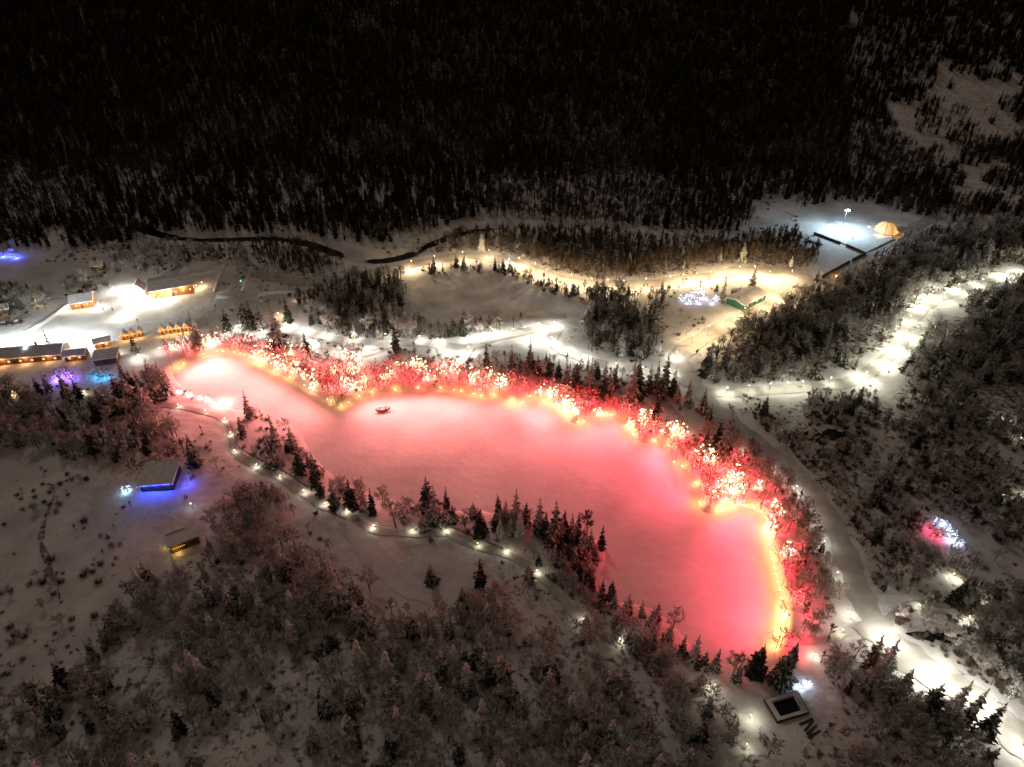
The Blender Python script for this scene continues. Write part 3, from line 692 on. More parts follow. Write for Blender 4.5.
LITM = [(a.mesh('lit_tree_trunk', BARK), b.mesh('lit_tree_crown', FROST)) for a, b in LITP]
STR = {c: [bulb_mesh(500+i, 4, nb_, {'warm_white': .19, 'pink': .13}.get(c, .10), 'string_lights', BULBS[c]) for i in range(3)] for c, nb_ in (('pink', 26), ('warm_white', 16), ('red', 28), ('ice', 40), ('blue', 40), ('violet', 40), ('teal', 40), ('white', 40))}
def lit_tree(x, y, h, v, colour, power, lightcol, label, group, cat='lit tree', size=.35):
    z = hz(x, y)
    t = thing('lit_tree', label, cat, (x, y, z-.05), random.uniform(0, 6.28), group, h/4)
    link('trunk', LITM[v][0], t); link('crown', LITM[v][1], t); link('string_lights', STR[colour][v], t)['kind'] = 'stuff'
    if power: lamp('POINT', power, lightcol, t, (random.uniform(-.9,.9), random.uniform(-.9,.9), random.uniform(.6, 2.4)), size)
    return t
lo, hi = LITPOLY.min(0), LITPOLY.max(0); lit = []
while len(lit) < 290:
    x, y = random.uniform(lo[0], hi[0]), random.uniform(lo[1], hi[1])
    if not inside(np.array([x]), np.array([y]), LITPOLY)[0]: continue
    if any((x-a)**2+(y-b)**2 < 2.1**2 for a, b in lit): continue
    lit.append((x, y))
for x, y in lit:
    a, b, _ = proj(x, y, 2)
    red = a > 640 or a < 175
    c = random.choices(('pink', 'warm_white', 'red'), (.30, .20, .50))[0]
    lc = (1, .022, .05) if red else (1, .035, .055)
    if c == 'warm_white': lc = (1, .25, .09)
    sec = 'left end of the far shore' if a < 340 else 'middle of the far shore' if a < 560 else 'right bend of the shore' if a < 700 else 'lower right shore'
    lit_tree(x, y, random.uniform(3.0, 6.0), random.randrange(3), c, random.choice((50, 90, 170, 380))*(2.0 if a > 680 else 1), lc,
             {'pink': 'bush strung with pink bulbs', 'warm_white': 'bush strung with warm white bulbs', 'red': 'bush strung with red bulbs'}[c] + ' ' + where(a, b), c.replace('_', ' ') + ' lit bushes ' + where(a, b))

# red floodlights on short poles at the water's edge, aimed over the ice
def pole_mesh(h, r=.07): return MB().tube([(0,0,-.3),(0,0,h)], [r, r*.8], 6).mesh('pole', STEEL)
FL_POLE = {11.0: pole_mesh(11.0), 6.5: pole_mesh(6.5)}; FL_HEAD = MB().box(-.28,.28,-.12,.12,-.18,.18).mesh('lamp_head', STEEL)
FL_FACE = {c: MB().quad((-.24,-.125,-.14),(.24,-.125,-.14),(.24,-.125,.14),(-.24,-.125,.14)).mesh('lamp_face', BULBS[c]) for c in ('pink', 'red')}
shore = smooth_line(np.array([G(*p)[:2] for p in FAR_SHORE]), 6)
seg = np.r_[0, np.cumsum(np.linalg.norm(np.diff(shore, axis=0), axis=1))]
cen = np.array([G(450, 450)[:2], G(640, 540)[:2]])
step = 7.0; q = 2.0
while q < seg[-1]:
    p = np.array([np.interp(q, seg, shore[:, 0]), np.interp(q, seg, shore[:, 1])]); p2 = np.array([np.interp(q+1, seg, shore[:, 0]), np.interp(q+1, seg, shore[:, 1])])
    t = p2 - p; t /= np.linalg.norm(t); nrm = np.array([t[1], -t[0]])
    if not inside(np.array([p[0]+nrm[0]*3]), np.array([p[1]+nrm[1]*3]), LAKE)[0]: nrm = -nrm
    b = p - nrm*.9; px_, py_, _ = proj(b[0], b[1], 1)
    h = 11.0 if px_ < 620 else 6.5
    f = np.clip((px_-480)/240, 0, 1)
    col = tuple(round(float(v), 2) for v in (1, .225-.18*f, .215-.115*f))
    power = 19000 if px_ < 480 else 17000 if px_ < 620 else 10500
    d = thing('floodlight', 'red floodlight on a slim pole at the far lake edge aimed over the ice', 'floodlight', (b[0], b[1], hz(*b)), math.atan2(nrm[1], nrm[0])+math.pi/2, 'red floodlights along the far lake edge')
    link('pole', FL_POLE[h], d); hd = link('lamp_head', FL_HEAD, d, (0, -.1, h)); hd.rotation_euler = (.5, 0, 0)
    link('lamp_face', FL_FACE['pink' if f < .5 else 'red'], hd)
    lamp('SPOT', power, col, d, (0, -.45, h-.1), .3, (0, -1, -.26), 128, 1.0)
    q += step

# red uplights among the trees behind the right-hand shore
UP_B = MB().box(-.22,.22,-.22,.22,-.1,.28).mesh('lamp_body', STEEL); UP_F = MB().quad((-.18,-.18,.29),(.18,-.18,.29),(.18,.18,.29),(-.18,.18,.29)).mesh('lamp_face', BULBS['red'])
for px_, py_ in [(706,440),(720,452),(735,452),(748,458),(760,472),(772,486),(783,503),(792,522),(798,545),(803,568),(806,592),(808,616),(804,640),(795,655),(670,425),(640,408),(610,396),(575,390),(545,382),(515,378),(490,374),(590,560),(598,552),(588,575),(430,508),(480,514),(345,486)]:
    g = G(px_, py_); t = thing('uplight', 'small red uplight hidden among trees by the shore', 'uplight', g, 0, 'red uplights among the shore trees')
    link('lamp_body', UP_B, t); link('lamp_face', UP_F, t); lamp('POINT', (420 if px_ > 690 else 130 if py_ < 480 else 60), (1, .03, .07), t, (0, 0, .9 if py_ < 480 else 1.8), .2)
# low warm stake lamps along the very edge of the ice
ST_P = MB().tube([(0,0,-.3),(0,0,.7)], .05, 5).mesh('pole', STEEL); ST_B = MB().ball((0,0,.78), .16).mesh('lamp_globe', BULBS['warm_white'])
q = 4.0
while q < seg[-1]:
    p = np.array([np.interp(q, seg, shore[:, 0]), np.interp(q, seg, shore[:, 1])]); a_, b_, _ = proj(p[0], p[1], 0)
    w = 380 if a_ > 740 else 320
    t = thing('stake_lamp', 'low warm stake lamp at the very edge of the ice below the lit bushes', 'stake lamp', (p[0], p[1], hz(*p)), 0, 'stake lamps along the ice edge')
    link('pole', ST_P, t); link('lamp_globe', ST_B, t); lamp('POINT', w*random.choice((.12, .3, .6, 1.3, 1.8) if a_ < 740 else (.6, .9, 1.3)), (1, .48, .12), t, (0, 0, 1.6), .12)
    q += random.choice((2.2, 3, 5, 8.5)) if a_ < 740 else 2.6

# ------------------------------------------------------------------ lamp posts
POST = {}
def lamp_post(px, py, power, col, kind, label, group, h=4.5):
    g = G(px, py); power *= .62; h = round(h*.64, 2); power *= random.choice((.7, 1, 1, 1.35))
    key = (h, kind)
    if key not in POST:
        hb = MB().box(-.30,.30,-.12,.12,h+.02,h+.14).mesh('lamp_head', STEEL)
        fb = MB().ball((0,0,h-.10), .24).mesh('lamp_globe', BULBS[kind])
        POST[key] = (pole_mesh(h, .06), hb, fb)
    P, Hd, Gl = POST[key]
    t = thing('lamp_post', label, 'lamp post', g, random.uniform(0, 6.28), group)
    link('pole', P, t); hd = link('lamp_head', Hd, t); link('lamp_globe', Gl, hd)
    lamp('POINT', power, col, t, (0.3, 0.1, h-.40), .15)
    return t
WHT = (1, .93, .78); COOL = (.93, 1, .98); WARM = (1, .70, .38); GRN = (1, .95, .72)
for p in [(287,328),(305,333),(325,338),(353,341),(386,339),(420,341),(438,344),(444,355),(308,346),(318,357),(335,357),(352,357),(372,352),(390,346),(452,361),(462,361),
          (468,341),(468,352),(480,339),(492,334),(501,336),(513,334),(525,332),(539,329),(554,327),(531,342),(551,342),(560,351),(568,354)]:
    lamp_post(*p, 2500, WHT, 'white', 'white lamp post on the walkway above the red thicket', 'lamps on the white walkway', 4.2)
for p in [(584,361),(616,369),(642,373),(669,374)]:
    lamp_post(*p, 2600, WHT, 'white', 'white lamp post behind the row of dark spruces', 'lamps behind the shore spruces', 4.5)
for p in [(676,358)]: lamp_post(*p, 2800, WHT, 'white', 'very bright lamp post at the road fork by two walkers', None, 5)
for p in [(691,346),(707,336),(725,326),(743,318),(764,309),(779,302),(794,288),(768,281),(738,276),(709,281),(695,283),(669,286),(645,288),(623,290),(591,288),(547,279),(535,272),(519,267),(489,259),(463,261),(435,265),(571,284),(607,289),(682,284),(724,277),(753,276),(790,280),(412,270)]:
    lamp_post(*p, 7500 if p[1] < 300 else 6000, WARM, 'warm_white', 'warm lamp post beside the winding road behind the lake', 'warm lamps along the winding road', 8)
lamp_post(509, 264, 2600, WHT, 'white', 'cool white lamp post among warm ones above the snowy bowl', None, 4.5)
for p in [(726,394),(748,392),(769,390),(786,389),(801,388),(829,384)]:
    lamp_post(*p, 1900, GRN, 'white', 'lamp post on the level forest trail right of the fork', 'lamps on the level forest trail', 5)
for p in [(864,380),(882,366),(895,352),(903,338),(908,323),(918,309),(930,299),(942,300),(956,291),(980,286),(1005,278),(1022,274)]:
    lamp_post(*p, 8500 if p[0] < 906 else 6500, GRN, 'white', 'bright lamp post on the trail climbing to the right edge', 'lamps on the climbing trail', 6)
for p in [(744,452),(774,472),(795,492),(813,518),(823,547),(836,578)]:
    lamp_post(*p, 420, GRN, 'white', 'small lamp post between red shore trees and the back road', 'lamps along the back road', 4)
for p, w in [((849,616),900),((841,633),350),((813,658),350)]:
    lamp_post(*p, w, GRN, 'warm_white', 'small lamp post near the trail below the road junction', 'lamps below the junction', 3)
for p, w in [((888,639),8500),((929,674),3600),((940,682),3600),((985,710),5200),((1022,747),5200)]:
    lamp_post(*p, w, WHT, 'white', 'tall glaring street lamp on the road at the lower right', 'street lamps on the lower right road', 7)
for p in [(952,577),(958,583),(918,608),(962,622),(968,620),(1002,494),(1020,441),(1022,495),(985,606),(1006,420)]:
    lamp_post(*p, 260, GRN, 'warm_white', 'small trail lamp among the dark trees at the right', 'small trail lamps at the right', 2.5)
for p in [(85,394),(101,400),(179,407),(206,413),(225,421),(231,435),(235,453),(257,467),(281,478),(304,493),(325,506),(348,513),(374,528),(412,533),(447,533),(478,546),(508,553),(537,573),(584,621),(620,641)]:
    lamp_post(*p, 190, (1, .93, .68), 'warm_white', 'short lamp post on the footpath along the near shore', 'lamps on the near shore footpath', 2.2)
for p, w in [((713,688),420),((750,719),420),((746,748),150)]:
    lamp_post(*p, w, GRN, 'warm_white', 'small lamp among the trees left of the dark basin', 'lamps by the dark basin', 3)
lamp_post(193, 509, 60, COOL, 'white', 'small cool lamp above the flat roofed house in the clearing', None, 4)
lamp_post(222, 404, 1700, WHT, 'white', 'white floodlamp bleaching the left corner of the ice', None, 3)
# plaza
for p, w in [((122,291),9000),((135,300),14000),((148,301),13000),((160,302),7000),((122,317),7000),((70,310),1800),((100,308),2200),((170,298),1500)]:
    lamp_post(*p, w, WHT, 'white', 'white lamp post in front of the plaza halls', 'lamps in front of the plaza halls', 4)
for p, w in [((197,290),1100),((203,287),1100)]:
    lamp_post(*p, w, WARM, 'warm_white', 'warm lamp post at the right end of the long hall', 'lamps at the end of the long hall', 4)
for p, w in [((5,346),22000),((45,343),22000),((85,342),20000),((31,358),2500)]:
    lamp_post(*p, w, COOL, 'white', 'tall cool floodlamp lighting the white slope behind the lodge', 'floodlamps behind the lodge', 8)
for p, w in [((112,356),1500),((140,359),1500),((161,352),1400),((177,345),1500),((187,341),1500),((214,346),2000),((226,338),1500),((238,330),1500),((248,337),1200),((263,334),1500),((284,345),1200)]:
    lamp_post(*p, w, WHT, 'white', 'white lamp post between the market stalls and red bushes', 'lamps between stalls and red bushes', 3.5)
lamp_post(279, 318, 1400, (1,.66,.38), 'warm_white', 'warm lamp post behind the tallest spruce', None, 4)
lamp_post(300, 300, 700, (1,.60,.40), 'warm_white', 'warm lamp post by the low hedge above the plaza', None, 3)

# rink floodlight mast
g = G(841, 231); t = thing('floodlight_mast', 'tall mast with a glaring blue white floodlight over the ice rink', 'floodlight', g)
MB().tube([(0,0,-.3),(0,0,11.5)], [.16,.10], 8).build('pole', STEEL, t)
hd = MB().box(-.9,.9,-.25,.25,11.4,12.3).build('lamp_head', STEEL, t)
mb = MB(); [mb.ball((-.75+.5*i, -.6, 11.85), .55, 1) for i in range(4)]; mb.build('lamp_face', mat('bulb_mast', (1,1,1), .4, (.70, .95, 1), 30), hd)
lamp('POINT', 26000, (.62, .86, 1), t, (0, -1.6, 11.6), .4)

# ------------------------------------------------------------------ coloured installations
def cluster(pts, colour, power, lc, label, group, h=(3,5)):
    for i, p in enumerate(pts):
        g = G(*p); lit_tree(g.x, g.y, random.uniform(*h), i % 3, colour, power, lc, label, group)
cluster([(682,300),(690,297),(697,303),(704,300),(711,304),(716,300),(688,304),(700,294)], 'ice', 130, (.55,.62,1), 'frosted tree covered in icy blue white lights near the octagonal hall', 'icy white lit trees', (2,5))
cluster([(60,380),(66,377),(72,381)], 'violet', 600, (.30,.16,1), 'frosted tree flooded with violet light below the lodge', 'violet lit trees', (4,6))
cluster([(93,378),(100,381),(107,379)], 'teal', 200, (.02,.40,.9), 'frosted tree covered in teal lights below the lodge', 'teal lit trees', (4,5))
cluster([(14,396),(20,392)], 'warm_white', 250, (1,.6,.2), 'small bush with amber lights at the left edge', 'amber lit bushes', (2,3))
cluster([(931,529),(937,536),(930,537),(941,541)], 'red', 110, (1,.06,.18), 'crimson lit tree of the coloured display in the right brush', 'crimson lit trees', (3,4))
cluster([(938,525),(945,527),(950,536),(955,544),(949,541)], 'ice', 70, (.55,.7,1), 'icy white lit tree of the coloured display in the right brush', 'icy lit trees in the right brush', (2.5,4))
cluster([(2,257),(10,256),(17,258)], 'blue', 900, (.08,.12,1), 'blue lit tree at the far left edge below the hillside', 'blue lit trees', (3,5))
cluster([(799,690),(806,685)], 'ice', 160, (.7,.8,1), 'small bush with cool white lights above the dark basin', 'cool lit bushes', (2,2.6))
cluster([(128,492)], 'ice', 140, (.35,.8,.95), 'small tree sparkling with icy lights beside the blue lit cabin', None, (3,3.2))
cluster([(168,392),(190,396),(200,399),(208,401),(180,393)], 'white', 26, (1,.92,.8), 'white frosted bush with white lights at the left tip of the lake', 'white lit bushes', (1.6,2.6))

# ------------------------------------------------------------------ buildings
def frame(A, B):
    a, b = G(*A), G(*B); d = b - a; w = math.hypot(d.x, d.y); rz = math.atan2(d.y, d.x)
    return a, w, rz
def house(name, A, B, depth, wall, roof, label, wall_mat=WOOD, style='gable', lights=None, power=0, lc=WARM, windows=3, chimney=False, bulbs=None, cat='building', group=None, over=.5, lightn=None):
    a, w, rz = frame(A, B); t = thing(name, label, cat, a, rz, group)
    MB().box(0,w,0,depth,-.6,wall).build('wall', wall_mat, t)
    o = over; th = .35
    if style == 'gable':                                  # ridge along the front
        m = depth/2; rf = MB()
        for y0_, y1_ in ((-o, m), (depth+o, m)):
            za = wall - o*roof/m
            rf.quad((-o,y0_,za),(w+o,y0_,za),(w+o,y1_,wall+roof),(-o,y1_,wall+roof)); rf.quad((-o,y0_,za+th),(w+o,y0_,za+th),(w+o,y1_,wall+roof+th),(-o,y1_,wall+roof+th))
            rf.quad((-o,y0_,za),(w+o,y0_,za),(w+o,y0_,za+th),(-o,y0_,za+th))
            for x_ in (-o, w+o): rf.quad((x_,y0_,za),(x_,y1_,wall+roof),(x_,y1_,wall+roof+th),(x_,y0_,za+th))
        r_ = rf.build('roof', ROOF, t)
        gb = MB()
        for x_ in (.01, w-.01): gb.quad((x_,0,wall),(x_,depth,wall),(x_,m,wall+roof))
        gb.build('gable', wall_mat, t); ez = wall - o*roof/m
    elif style == 'gable_front':
        m = w/2; rf = MB()
        for x0_ in (-o, w+o):
            za = wall - o*roof/m
            rf.quad((x0_,-o,za),(x0_,depth+o,za),(m,depth+o,wall+roof),(m,-o,wall+roof)); rf.quad((x0_,-o,za+th),(x0_,depth+o,za+th),(m,depth+o,wall+roof+th),(m,-o,wall+roof+th))
            rf.quad((x0_,-o,za),(x0_,depth+o,za),(x0_,depth+o,za+th),(x0_,-o,za+th)); rf.quad((x0_,-o,za),(m,-o,wall+roof),(m,-o,wall+roof+th),(x0_,-o,za+th))
        r_ = rf.build('roof', ROOF, t)
        gb = MB()
        for y_ in (.01, depth-.01): gb.quad((0,y_,wall),(w,y_,wall),(m,y_,wall+roof))
        gb.build('gable', wall_mat, t); ez = wall
    else:                                                 # single pitch or flat
        rf = MB(); p = [(-o,-o,wall),(w+o,-o,wall),(w+o,depth+o,wall+roof),(-o,depth+o,wall+roof)]
        up = [(x_,y_,z_+th) for x_,y_,z_ in p]; rf.quad(*p); rf.quad(*up)
        for i in range(4): rf.quad(p[i], p[(i+1)%4], up[(i+1)%4], up[i])
        r_ = rf.build('roof', ROOF, t); ez = wall
    if chimney: MB().box(w*.7,w*.7+.7,depth*.55,depth*.55+.7,wall,wall+roof+1.3).build('chimney', mat('brick', (.22,.10,.07), .9), r_)
    MB().box(w*.5-.5,w*.5+.5,-.05,.0,0,min(2.1,wall*.8)).build('door', DARKW, t)
    for i in range(windows):
        xc = w*(i+.5)/windows + (1.4 if abs((i+.5)/windows-.5) < .01 else 0)
        if xc > w-.7: continue
        wd = MB().box(xc-.55,xc+.55,-.07,-.0,wall*.38,wall*.38+1.1).build('window', DARKW, t)
        MB().quad((xc-.46,-.075,wall*.38+.09),(xc+.46,-.075,wall*.38+.09),(xc+.46,-.075,wall*.38+1.01),(xc-.46,-.075,wall*.38+1.01)).build('pane', GLASSW, wd)
    if bulbs:
        mb = MB(); n_ = max(3, int(w/.8))
        for i in range(n_+1): mb.ball((-o+(w+2*o)*i/n_, -o-.06, ez-.02), .10)
        mb.build('string_lights', BULBS[bulbs], t)['kind'] = 'stuff'
    n_ = lightn or max(1, int(w/7))
    if power:
        for i in range(n_): lamp('POINT', power*(.55 if lc != (.05,.09,1) else .8)/n_, lc, t, (w*(i+.5)/n_, -o-.5, ez*.8), .2)
    return t
house('lodge', (-30,369), (62,360), 9, 3.6, 1.8, 'long low lodge with snowy roof and orange lit eaves at the left edge', WOOD, 'gable', None, 2600, (1,.50,.20), 8, True, 'amber')
house('lodge_annexe', (66,362), (86,360), 5, 2.6, 1.0, 'small annexe with amber eave lights beside the long lodge', WOOD, 'gable', None, 300, (1,.5,.15), 2, False, 'amber')
house('cabin', (72,310), (94,307), 8, 3.0, 2.0, 'orange walled cabin with snowy roof at the plaza corner', LOG, 'gable', None, 900, (1,.6,.3), 2, True)
house('hall', (152,300), (195,293), 13, 4.2, 1.6, 'long hall with flat snowy roof and orange timber front', LOG, 'gable', None, 2200, (1,.62,.3), 6)
house('entrance_pavilion', (133,298), (146,297), 6, 3.2, 3.0, 'gabled white lit entrance pavilion left of the long hall', mat('pale_timber', (.6,.45,.4), .7), 'gable_front', None, 1500, WHT, 0)
house('shelter', (96,349), (112,346), 4, 2.4, 1.0, 'open wooden shelter with amber light left of the stalls', LOG, 'gable', None, 300, (1,.55,.2), 1, False, 'amber')
house('storage_hut', (95,366), (118,363), 6, 2.6, .4, 'low storage hut with deep flat snow roof below the stalls', WOOD, 'flat', None, 0, WARM, 0)
for i, p in enumerate([(125,340),(132,339),(140,337),(163,335),(171,333.5),(179,332.5),(187,331.5),(194,331)]):
    side = 'left of the gap' if i < 3 else 'right of the gap'; order = ['leftmost', 'second', 'third', 'first', 'second', 'third', 'fourth', 'last'][i]
    house('market_stall', (p[0]-2.6, p[1]+.5), (p[0]+2.6, p[1]-.3), 2.6, 2.3, 1.5, f'{order} small gabled market stall {side} in the row, glowing amber', LOG, 'gable_front', None, 420, (1,.50,.14), 1, False, 'amber', 'market stall', 'row of market stalls', .35)
house('round_hall', (743,311), (765,300), 9, 2.8, 1.0, 'green walled hall with broad snowy roof inside the road bend', GREENW, 'gable', None, 0, WARM, 3)
t = thing('container', 'dark green container beside the broad roofed hall', 'container', G(738,294), .15)
MB().box(-3,3,-1.2,1.2,0,2.4).build('body', GREENW, t); mb = MB(); [mb.box(-2.9+.58*i,-2.7+.58*i,-1.26,-1.2,.1,2.3) for i in range(10)]; mb.build('ribs', GREENW, t); MB().box(-3.02,3.02,-1.22,1.22,2.4,2.52).build('roof', ROOF, t)
house('blue_lit_cabin', (142,492), (174,490), 8.5, 2.6, .9, 'cabin with plain snowy lean-to roof and blue light under its eave', DARKW, 'mono', None, 1500, (.05,.09,1), 0, False, 'blue', lightn=3)
gb = bpy.data.objects[[o.name for o in bpy.data.objects if o.name.startswith('blue_lit_cabin')][0]]
lamp('POINT', 450, (.08,.09,1), gb, (13.2, 1.5, 2.0), .2)
house('flat_roofed_house', (172,554), (200,543), 6.5, 3.0, .25, 'low house with flat snowy roof and yellow light at its corner', WOOD, 'flat', None, 0, WARM, 0)
hb = bpy.data.objects[[o.name for o in bpy.data.objects if o.name.startswith('flat_roofed_house')][0]]
MB().box(-.2,5.2,4.2,8.5,2.6,3.9).build('upper_roof', ROOF, hb)
lamp('POINT', 60, (1,.62,.15), hb, (1.5,-.9,1.2), .2); lamp('POINT', 40, (1,.62,.2), hb, (-1.0,3,1.2), .2)
mb = MB(); [mb.ball((.6+.5*i,-.12,1.7), .09) for i in range(7)]; mb.build('string_lights', BULBS['amber'], hb)['kind'] = 'stuff'
for p, q, lab in (((92,271),(104,270),'far shed with snowy roof in the field below the hillside'),((0,315),(10,313),'small yellow lit shed at the left edge above the cars')):
    house('shed', p, q, 5, 2.4, 1.2, lab, WOOD, 'gable', None, 60, (1,.7,.3), 1)

# rink, low walls, dome
def wall_line(name, pts, h, th, label, m=DARKW):
    P = [G(*p) for p in pts]; o = thing(name, label, 'wall', P[0])
    for i in range(len(P)-1):
        a, b = P[i]-P[0], P[i+1]-P[0]; d = (b-a).normalized(); n = Vector((-d.y, d.x, 0))*th
        mb = MB(); v = [a-n, b-n, b+n, a+n]
        lo_ = [(q.x,q.y,min(a.z,b.z)-.4) for q in v]; hi_ = [(q.x,q.y,max(a.z,b.z)+h) for q in v]
        mb.quad(*hi_)
        for k in range(4): mb.quad(lo_[k], lo_[(k+1)%4], hi_[(k+1)%4], hi_[k])
        mb.build('panel', m, o)
    return o
def slab(name, pts, m, label, lift):
    P = [G(*p) for p in pts]; z = max(p.z for p in P) + lift; mb = MB()
    mb.quad(*[(p.x,p.y,z) for p in P])
    for i in range(len(P)):
        a, b = P[i], P[(i+1)%len(P)]; mb.quad((a.x,a.y,z),(b.x,b.y,z),(b.x,b.y,z-2),(a.x,a.y,z-2))
    o = mb.build(name, m); tag(o, label, None, kind='structure'); return o
slab('rink', [(814,233),(835,223),(880,228),(893,240),(864,254),(848,246)], SLAB, 'floodlit snowy ice rink', .5)
slab('terrace', [(806,246),(815,237),(848,249),(862,258),(824,277)], SLAB, 'snowy terrace below the rink', .15)
wall_line('rink_wall', [(814,234.5),(840,244)], 1.2, .3, 'dark low wall along the left front of the rink')
wall_line('rink_wall', [(846,246),(865,254.5),(852,261)], 1.2, .3, 'dark low wall turning the front corner of the rink')
wall_line('terrace_wall', [(849,262.5),(822,278)], 1.1, .3, 'dark low wall edging the terrace below the rink')
wall_line('terrace_wall', [(808,242),(822,246)], .9, .8, 'short thick dark wall on the terrace')
g = G(885, 232); t = thing('dome', 'round amber lit dome tent behind the rink', 'dome', g)
mb = MB(); n, k, R = 18, 6, 6.0
for i in range(k+1):
    th = math.pi/2*i/k
    for j in range(n): a = 2*math.pi*j/n; mb.v.append((R*math.cos(th)*math.cos(a), R*math.cos(th)*math.sin(a), R*.95*math.sin(th)))
for i in range(k):
    for j in range(n): mb.f.append((i*n+j, i*n+(j+1)%n, (i+1)*n+(j+1)%n, (i+1)*n+j))
m_ = mat('dome_fabric', (.75,.55,.35), .6, (1,.50,.16), .75); mb.build('shell', m_, t, True)
for j in range(9):
    a = 2*math.pi*j/9; MB().tube([(R*1.01*math.cos(u)*math.cos(a), R*1.01*math.cos(u)*math.sin(a), R*.96*math.sin(u)) for u in [math.pi/2*q/6 for q in range(7)]], .10, 4).build('rib', WOOD, t)
MB().box(-8,8,-9,-5,-.4,.35).build('deck', WOOD, t)
mb = MB(); [mb.ball((-8+16*i/22, -9, 1.2), .12) for i in range(23)]; mb.build('string_lights', BULBS['amber'], t)['kind'] = 'stuff'
for x_ in (-6.5,7): lamp('POINT', 700, (1,.6,.2), t, (x_,-7.5,1.6), .2)
cluster([(868,229),(896,233)], 'warm_white', 300, (1,.65,.25), 'small bush with warm lights beside the amber dome', 'warm lit bushes by the dome', (2,2.6))
g = G(836, 277); t = thing('campfire', 'orange glowing fire pit beside the lane below the rink', 'fire pit', g)
mb = MB(); [mb.box(math.cos(a)*1.1-.25,math.cos(a)*1.1+.25,math.sin(a)*1.1-.25,math.sin(a)*1.1+.25,-.1,.4) for a in [i*.785 for i in range(8)]]; mb.build('stones', mat('stone', (.2,.19,.18), .9), t)
mb = MB(); [mb.tube([(random.uniform(-.4,.4),random.uniform(-.4,.4),.1),(0,0,random.uniform(.7,1.2))],[.25,.02],5) for i in range(5)]; mb.build('flame', mat('flame', (1,.4,.1), .5, (1,.35,.08), 8), t)
lamp('POINT', 260, (1,.38,.18), t, (0,-.2,1.6), .3)

# basin
t = thing('basin', 'square concrete basin of black water with a snowy rim', 'basin', (0,0,0)); 
cb = BASIN.mean(0); zb = 2.0; inner = cb + (BASIN-cb)*.80; outer = cb + (BASIN-cb)*1.12
for i in range(4):
    a, b, c, d = outer[i], outer[(i+1)%4], inner[(i+1)%4], inner[i]; mb = MB(); top = [(*p, zb+.9) for p in (a,b,c,d)]; bot = [(*p, zb-1.6) for p in (a,b,c,d)]
    mb.quad(*top); mb.quad(bot[0],bot[1],top[1],top[0]); mb.quad(bot[3],bot[2],top[2],top[3]); mb.build('rim', ROOF, t)
    a2, b2 = cb+(outer[i]-cb)*1.05, cb+(outer[(i+1)%4]-cb)*1.05
    mb = MB(); mb.quad((*a,zb+.86),(*b,zb+.86),(*b2,zb+.86),(*a2,zb+.86)); mb.quad((*a2,zb+.86),(*b2,zb+.86),(*b2,zb-1.2),(*a2,zb-1.2)); mb.build('wall', DARKW, t)
wob = []
for i in range(28):
    f = i/28*4; k_ = int(f); p = inner[k_]*(1-(f-k_)) + inner[(k_+1)%4]*(f-k_); p = cb + (p-cb)*1.02; wob.append((p[0], p[1], zb-.1))
MB().quad(*wob).build('water', WATER, t)
t0 = G(806, 722)
for i in range(4):
    o = MB().box(-1.8,1.8,-.22,.22,0,.34).build('timber_beam', DARKW); o.location = t0 + Vector((i*.3, -i*.9, -.05)); o.rotation_euler = (0,.04*i,.5+random.uniform(-.2,.2)); tag(o, 'snowy timber beam stacked beside the dark basin', 'beam', 'timber beams by the basin')

# fences of the near footpath
def fence(pts, label):
    L = smooth_line(np.array([G(*p)[:2] for p in pts]), 6); o = thing('fence', label, 'fence', (0,0,0)); prev = None
    for i, p in enumerate(L):
        z = hz(*p)
        if i % 3 == 0: MB().box(p[0]-.08,p[0]+.08,p[1]-.08,p[1]+.08,z-.3,z+1.15).build('post', DARKW, o)
    for zr in (.45, .8, 1.1): MB().tube([(p[0],p[1],hz(*p)+zr) for p in L], .07, 4).build('rail', DARKW, o)
fence([(230,424),(235,437),(240,449),(262,462),(286,474),(308,489)], 'dark rail fence following the near path down the left bank')
fence([(416,531),(446,528),(464,534),(482,542),(503,550)], 'dark rail fence beside the near path above the shore')

# ------------------------------------------------------------------ boat on the ice, cars, people, small things
g = flat(383, 411, 0); t = thing('rowing_boat', 'small snow topped boat lying on the ice near the far shore', 'boat', (g[0], g[1], .05), .25)
mb = MB(); S = 9
for i in range(S):
    u = i/(S-1)*2-1; w = .95*(1-abs(u)**2.6)+.04; zk = .1+.35*u*u; zt = 1.0+.25*u*u
    mb.v += [(u*2.6,-w,zt),(u*2.6,-w*.7,zk+.1),(u*2.6,0,zk-.1),(u*2.6,w*.7,zk+.1),(u*2.6,w,zt)]
for i in range(S-1):
    for k_ in range(4): b = i*5+k_; mb.f.append((b,b+1,b+6,b+5))
mb.build('hull', WOOD, t)
mb = MB()
for i in range(S):
    u = i/(S-1)*2-1; w = .9*(1-abs(u)**2.6)+.03; mb.v += [(u*2.5,-w,.85+.22*u*u),(u*2.5,0,1.12+.2*u*u),(u*2.5,w,.85+.22*u*u)]
for i in range(S-1):
    for k_ in range(2): b = i*3+k_; mb.f.append((b,b+1,b+4,b+3))
mb.build('snow_cover', ROOF, t)
for x_ in (-1,1): MB().box(x_-.15,x_+.15,-.9,.9,.95,1.2).build('thwart', DARKW, t)

